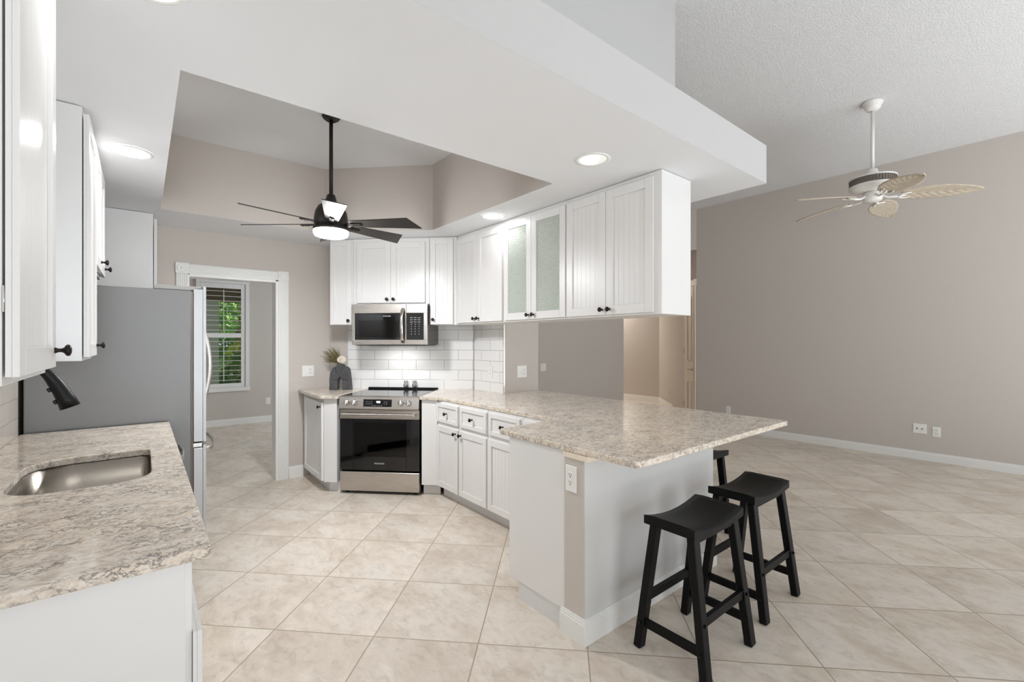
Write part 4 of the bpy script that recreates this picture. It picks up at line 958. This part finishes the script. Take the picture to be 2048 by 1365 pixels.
# ------------------------------------------------------------------ plates on the walls
def plate(label, loc, rz, gangs, kind='outlet', w=None, h=0.116):
    """gangs: list of 'o' (receptacle), 's' (rocker), 't' (toggle), 'c' (cable jack); local -y faces out"""
    n = len(gangs); w = w or (0.072 + 0.046 * (n - 1))
    root = thing('wall_outlet' if 'o' in gangs else ('light_switch' if kind == 'switch' else 'cable_plate'), label, kind, loc, rz, 'wall plates')
    MB().box(-w / 2, -0.006, -h / 2, w / 2, -0.0005, h / 2, 0.002).build('plate', M['plastic'], root)
    for i, g in enumerate(gangs):
        cx = (i - (n - 1) / 2) * 0.046
        if g == 'o':
            rc = MB().box(cx - 0.0165, -0.0085, -0.033, cx + 0.0165, -0.0062, 0.033, 0.0008).build('receptacle', M['plastic'], root)
            m = MB()
            for zc in (0.018, -0.018):
                m.box(cx - 0.0075, -0.0092, zc - 0.001, cx - 0.0052, -0.0086, zc + 0.008); m.box(cx + 0.0052, -0.0092, zc - 0.001, cx + 0.0075, -0.0086, zc + 0.007)
                m.lathe([(0.003, 0), (0.003, 0.0006)], (cx, -0.0086, zc - 0.008), 10, Matrix.Rotation(PI / 2, 3, 'X'))
            m.build('slots', M['slot'], rc)
        elif g == 's':
            m = MB(); m.box(cx - 0.0165, -0.0095, -0.033, cx + 0.0165, -0.0062, 0.033, 0.001); m.build('rocker', M['plastic'], root)
        elif g == 't':
            m = MB(); m.box(cx - 0.016, -0.0082, -0.033, cx + 0.016, -0.0062, 0.033, 0.001); m.box(cx - 0.005, -0.020, -0.004, cx + 0.005, -0.0083, 0.010, 0.002); m.build('toggle', M['plastic'], root)
        else:
            m = MB(); m.lathe([(0.006, 0), (0.006, 0.008), (0.0, 0.008)], (cx, -0.0062, 0), 12, Matrix.Rotation(PI / 2, 3, 'X')); m.build('jack', M['slot'], root)
plate('white switch and outlet plate on the beige wall left of the vase', (1.362, BY, 1.10), 0, ['s', 'o'])
plate('white outlet on the subway tile at the right of the range', (2.706, 3.668, 1.112), RIGHT, ['o'])
plate('white toggle switch and outlet plate on the wall end beside the tile', (2.93, 3.45, 1.113), 0, ['t', 'o'])
plate('white double rocker switch on the dark grey wall past the worktop', (4.755, BY, 1.02), 0, ['s', 's'], 'switch')
plate('white outlet on the beige end of the peninsula half wall', (1.594, 1.510, 0.755), RIGHT, ['o'], 'outlet', 0.072, 0.125)
plate('white outlet low on the right wall just above the worktop corner', (RX, 3.441, 0.329), RIGHT, ['o'])
plate('white cable plate with two jacks low on the right wall', (RX, 1.149, 0.370), RIGHT, ['c', 'c'], 'cable plate', 0.122)
plate('white outlet low on the right wall beside the cable plate', (RX, 1.001, 0.352), RIGHT, ['o'])
plate('white outlet on the far wall seen through the doorway', (1.729, WY, 0.362), 0, ['o'])
plate('small white outlet low on the hall wall left of the panelled door', (8.62, 5.37, 0.33), -PI * 0.75, ['o'])

# ------------------------------------------------------------------ bar stools
def stool_tree():
    root = thing('bar_stool', '', 'stool', (0, 0, 0), 0, 'black saddle bar stools')
    hx, hy, zt, th = 0.222, 0.122, 0.628, 0.042
    m = MB(); nx, ny = 16, 6; top, bot = [], []
    for i in range(nx + 1):
        x = -hx + 2 * hx * i / nx; dip = 0.030 * (1 - (x / hx) ** 2)
        rowt, rowb = [], []
        for j in range(ny + 1):
            yv = -hy + 2 * hy * j / ny; ed = 0.004 if j in (0, ny) else 0.0
            rowt.append(m.bm.verts.new((x, yv, zt - dip - ed))); rowb.append(m.bm.verts.new((x, yv, zt - dip * 0.55 - th)))
        top.append(rowt); bot.append(rowb)
    for i in range(nx):
        for j in range(ny):
            f = m.bm.faces.new((top[i][j], top[i + 1][j], top[i + 1][j + 1], top[i][j + 1])); f.smooth = True
            m.bm.faces.new((bot[i][j], bot[i][j + 1], bot[i + 1][j + 1], bot[i + 1][j]))
        m.bm.faces.new((top[i][0], bot[i][0], bot[i + 1][0], top[i + 1][0])); m.bm.faces.new((top[i][ny], top[i + 1][ny], bot[i + 1][ny], bot[i][ny]))
    for j in range(ny):
        m.bm.faces.new((top[0][j], top[0][j + 1], bot[0][j + 1], bot[0][j])); m.bm.faces.new((top[nx][j], bot[nx][j], bot[nx][j + 1], top[nx][j + 1]))
    m.build('seat', M['black'], root)
    def legp(sx, sy, z): 
        t = 1 - z / 0.575
        return Vector((sx * (0.176 + 0.026 * t), sy * (0.090 + 0.072 * t), z))
    for sx in (-1, 1):
        for sy in (-1, 1):
            m = MB(); m.bar(legp(sx, sy, 0.0015), legp(sx, sy, 0.576), 0.036, 0.046, (1, 0, 0), 0.003)
            lg = m.build('leg', M['black'], root)
            m = MB(); a = legp(sx, sy, 0.235); m.cyl(a + Vector((0, sy * 0.017, 0)), a + Vector((0, sy * 0.0265, 0)), 0.007, seg=10); a = legp(sx, sy, 0.12); m.cyl(a + Vector((sx * 0.022, 0, 0)), a + Vector((sx * 0.029, 0, 0)), 0.007, seg=10); m.build('bolt', M['rubber'], lg)
    for sy in (-1, 1):
        m = MB(); a, b = legp(-1, sy, 0.235), legp(1, sy, 0.235); m.box(a.x + 0.020, a.y - 0.011, 0.216, b.x - 0.020, a.y + 0.011, 0.254, 0.002); m.build('stretcher', M['black'], root)
        m = MB(); a, b = legp(-1, sy, 0.556), legp(1, sy, 0.556); m.box(a.x + 0.020, a.y - 0.009, 0.548, b.x - 0.020, a.y + 0.009, 0.572, 0.002); m.build('apron', M['black'], root)
    for sx in (-1, 1):
        m = MB(); a, b = legp(sx, -1, 0.12), legp(sx, 1, 0.12); m.box(a.x - 0.010, a.y + 0.018, 0.101, a.x + 0.010, b.y - 0.018, 0.139, 0.002); m.build('stretcher', M['black'], root)
    return root
st = stool_tree(); st.location = (1.992, 1.105, 0); st['label'] = 'nearest black wooden saddle stool in front of the peninsula'
s2 = copy_tree(st); s2.location = (2.618, 1.130, 0); s2['label'] = 'second black wooden saddle stool, just right of and behind the nearest one'
s3 = copy_tree(st); s3.location = (3.185, 1.795, 0); s3.rotation_euler = (0, 0, PI / 2); s3['label'] = 'black saddle stool mostly hidden behind the far right end of the peninsula'

# ------------------------------------------------------------------ kitchen ceiling fan
KF = Vector((1.060, 3.379, 0)); VIEW = Vector((math.sin(math.radians(39.1)), math.cos(math.radians(39.1)), 0)); SIDE = Vector((VIEW.y, -VIEW.x, 0))
kf = thing('ceiling_fan', 'dark bronze ceiling fan with lit round lamp hanging in the kitchen ceiling recess', 'ceiling fan', (KF.x, KF.y, 3.04))
kz = lambda z: z - 3.04
m = MB(); m.lathe([(0.062, -0.0005), (0.063, -0.006), (0.056, -0.018), (0.038, -0.031), (0.026, -0.034), (0.024, -0.030), (0.015, -0.031)], (0, 0, 0), 32); m.build('canopy', M['fan_black'], kf)
m = MB(); m.cyl((0, 0, -0.028), (0, 0, kz(2.44)), 0.0135, seg=16); m.build('downrod', M['fan_black'], kf)
m = MB(); m.lathe([(0.018, kz(2.475)), (0.028, kz(2.47)), (0.040, kz(2.425)), (0.062, kz(2.405)), (0.088, kz(2.385)), (0.108, kz(2.345)), (0.116, kz(2.295)), (0.117, kz(2.262)), (0.112, kz(2.240)), (0.121, kz(2.236)), (0.121, kz(2.219)), (0.118, kz(2.212))], (0, 0, 0), 40); m.build('motor_housing', M['fan_black'], kf)
m = MB(); m.lathe([(0.1195, kz(2.2115)), (0.1195, kz(2.192)), (0.112, kz(2.176)), (0.09, kz(2.168)), (0.0, kz(2.165))], (0, 0, 0), 40); m.build('light_lens', M['lens'], kf)
PITCH = math.radians(14.6)
for k in range(6):
    a = 4.438 + k * PI / 3
    er = Vector((math.cos(a), math.sin(a), 0)); et = Vector((-er.y, er.x, 0))
    er = (er + Vector((0, 0, -0.021 * er.dot(SIDE) + 0.021 * er.dot(VIEW)))).normalized()
    ch = (et * math.cos(PITCH) + Vector((0, 0, -math.sin(PITCH)))).normalized(); nn = er.cross(ch).normalized()
    mat = Matrix((er, ch, nn)).transposed().to_4x4(); mat.translation = Vector((0, 0, kz(2.262)))
    m = MB(); th = 0.006
    prof = [(0.155, -0.044), (0.155, 0.044), (0.655, 0.072), (0.590, -0.074)]
    lo = [m.bm.verts.new((x, yv, -th / 2)) for x, yv in prof]; hi = [m.bm.verts.new((x, yv, th / 2)) for x, yv in prof]
    for i in range(4): m.bm.faces.new((lo[i], lo[(i + 1) % 4], hi[(i + 1) % 4], hi[i]))
    m.bm.faces.new(lo); m.bm.faces.new(hi); bmesh.ops.recalc_face_normals(m.bm, faces=m.bm.faces[:])
    for v in m.bm.verts: v.co = mat @ v.co
    bl = m.build('blade', M['blade_dark'], kf)
    m = MB(); m.box(0.095, -0.016, -0.012, 0.23, 0.016, -0.0035, 0.002)
    for q in (0.175, 0.195, 0.215): m.lathe([(0.005, -0.0165), (0.005, -0.012)], (q, 0, 0), 8)
    for v in m.bm.verts: v.co = mat @ v.co
    m.build('blade_bracket', M['fan_black'], bl)
light('kitchen_fan_lamp', 'POINT', (KF.x, KF.y, 2.085), 11, WARM, size=0.06)
light('kitchen_fan_downlight', 'AREA', (KF.x, KF.y, 2.155), 15, WARM, (0, 0, 0), 0.2)
light('microwave_cooktop_lamp', 'AREA', rl(0.0, 0.42, 1.370), 1.5, (1, 0.985, 0.96), (0, 0, RZ), 0.34, 0.10)

# ------------------------------------------------------------------ living room fan with carved leaf blades
LFX, LFY = 5.610, 1.244; LT = ceil_z(LFX)
lf = thing('ceiling_fan', 'white tropical ceiling fan with five carved leaf blades in the living room', 'ceiling fan', (LFX, LFY, LT))
lz = lambda z: z - LT
SLR = Matrix.Rotation(math.atan(0.0858), 3, 'Y')
m = MB(); m.lathe([(0.085, -0.001), (0.085, -0.018), (0.070, -0.030), (0.068, -0.055), (0.050, -0.078), (0.022, -0.085)], (0, 0, 0), 28, SLR); m.build('canopy', M['white_fan'], lf)
m = MB(); m.cyl((0, 0, -0.05), (0, 0, lz(3.09)), 0.0155, seg=14); m.build('downrod', M['white_fan'], lf)
m = MB(); m.lathe([(0.020, lz(3.125)), (0.040, lz(3.115)), (0.048, lz(3.085)), (0.052, lz(3.055)), (0.14, lz(3.045)), (0.192, lz(3.030)), (0.196, lz(3.020)), (0.188, lz(3.016))], (0, 0, 0), 36); m.lathe([(0.188, lz(2.956)), (0.196, lz(2.952)), (0.190, lz(2.930)), (0.15, lz(2.905)), (0.09, lz(2.892)), (0.075, lz(2.890))], (0, 0, 0), 36); mh = m.build('motor_housing', M['white_fan'], lf)
m = MB(); m.lathe([(0.184, lz(3.016)), (0.184, lz(2.956))], (0, 0, 0), 36, caps=False)
for k in range(48):
    a = 2 * PI * k / 48; m.bar((0.186 * math.cos(a), 0.186 * math.sin(a), lz(2.957)), (0.186 * math.cos(a), 0.186 * math.sin(a), lz(3.015)), 0.006, 0.006)
m.build('vent_band', M['vent'], mh)
m = MB(); m.lathe([(0.070, lz(2.889)), (0.078, lz(2.880)), (0.078, lz(2.815)), (0.070, lz(2.80)), (0.0, lz(2.797))], (0, 0, 0), 28); m.build('switch_cup', M['white_fan'], lf)
for k in range(5):
    a = 5.057 + k * 2 * PI / 5
    er = Vector((math.cos(a), math.sin(a), 0)); et = Vector((-er.y, er.x, 0))
    er = (er + Vector((0, 0, -0.02))).normalized()
    ch = (et * math.cos(0.24) + Vector((0, 0, -math.sin(0.24)))).normalized(); nn = er.cross(ch).normalized()
    mat = Matrix((er, ch, nn)).transposed().to_4x4(); mat.translation = Vector((0, 0, lz(2.845)))
    m = MB(); nx, ny = 44, 16; r0, r1 = 0.215, 0.79
    def hw(t): return 0.118 * (math.sin(PI * min(1, max(0, t * 0.93 + 0.07)) ** 0.85) ** 0.62) * (1.0 + 0.02 * math.sin(t * 40))
    up, dn = [], []
    for i in range(nx + 1):
        t = i / nx; ru, rd = [], []
        for j in range(ny + 1):
            s_ = -1 + 2 * j / ny; w_l = max(hw(t), 0.004)
            ph = (t * 9.0 - abs(s_) * 1.9); vz = 0.012 * (abs((ph % 1.0) - 0.5) * 2) * (1 - abs(s_) ** 3) * (1 if abs(s_) > 0.08 else 0)
            mid = -0.008 if abs(s_) < 0.09 else 0
            p_ = (r0 + (r1 - r0) * t, s_ * w_l, -0.010 * s_ * s_ - 0.03 * t * t)
            ru.append(m.bm.verts.new((p_[0], p_[1], p_[2] + 0.004))); rd.append(m.bm.verts.new((p_[0], p_[1], p_[2] - 0.004 - vz + mid)))
        up.append(ru); dn.append(rd)
    for i in range(nx):
        for j in range(ny):
            m.bm.faces.new((up[i][j], up[i + 1][j], up[i + 1][j + 1], up[i][j + 1])); m.bm.faces.new((dn[i][j], dn[i][j + 1], dn[i + 1][j + 1], dn[i + 1][j]))
        m.bm.faces.new((up[i][0], dn[i][0], dn[i + 1][0], up[i + 1][0])); m.bm.faces.new((up[i][ny], up[i + 1][ny], dn[i + 1][ny], dn[i][ny]))
    for j in range(ny):
        m.bm.faces.new((up[0][j], up[0][j + 1], dn[0][j + 1], dn[0][j])); m.bm.faces.new((up[nx][j], dn[nx][j], dn[nx][j + 1], up[nx][j + 1]))
    for f in m.bm.faces: f.smooth = True
    for v in m.bm.verts: v.co = mat @ v.co
    bl = m.build('blade', M['leaf'], lf)
    m = MB(); m.tube([(0.075, 0, 0.004), (0.12, 0, -0.022), (0.18, 0, -0.024), (0.25, 0, -0.020)], [0.012, 0.011, 0.012, 0.010], 8)
    for sg in (-1, 1): m.tube([(0.19, 0, -0.024), (0.225, sg * 0.040, -0.024), (0.265, sg * 0.046, -0.021), (0.29, sg * 0.036, -0.019)], [0.009, 0.008, 0.007, 0.004], 8)
    for v in m.bm.verts: v.co = mat @ v.co
    m.build('blade_bracket', M['white_fan'], bl)

# ------------------------------------------------------------------ downlights
def flush_light(x, y_, label, energy):
    r0 = thing('downlight', label, 'ceiling light', (x, y_, SZ), 0, 'recessed downlights')
    m = MB(); m.lathe([(0.098, -0.0005), (0.098, -0.004), (0.088, -0.008), (0.080, -0.005)], (0, 0, 0), 40, caps=False); m.build('trim_ring', M['trim'], r0)
    m = MB(); m.lathe([(0.080, -0.0045), (0.04, -0.0065), (0.0, -0.007)], (0, 0, 0), 40, caps=False); m.build('lens', M['lens'], r0)
    light('downlight_lamp', 'AREA', (x, y_, SZ - 0.012), energy, WARM, (0, 0, 0), 0.15)
flush_light(-0.047, 3.21, 'lit ceiling light near the left upper cabinets', 2.2)
flush_light(2.225, 2.985, 'lit ceiling light in front of the glass door cabinet', 0.7)
flush_light(0.009, 1.655, 'lit ceiling light cut by the top edge of the photo', 0.6)
r0 = thing('downlight', 'deep recessed ceiling light above the peninsula, near the last upper cabinet', 'ceiling light', (CAN[0], CAN[1], SZ), 0, 'recessed downlights')
m = MB(); m.lathe([(0.098, -0.0005), (0.098, -0.004), (0.080, -0.005), (0.077, 0.0)], (0, 0, 0), 40, caps=False); m.build('trim_ring', M['trim'], r0)
m = MB(); m.lathe([(0.077, 0.0), (0.060, 0.075)], (0, 0, 0), 40, caps=False); m.build('reflector', M['trim'], r0)
m = MB(); m.lathe([(0.060, 0.0745), (0.03, 0.072), (0.0, 0.071)], (0, 0, 0), 40, caps=False); m.build('lens', M['lens_soft'], r0)
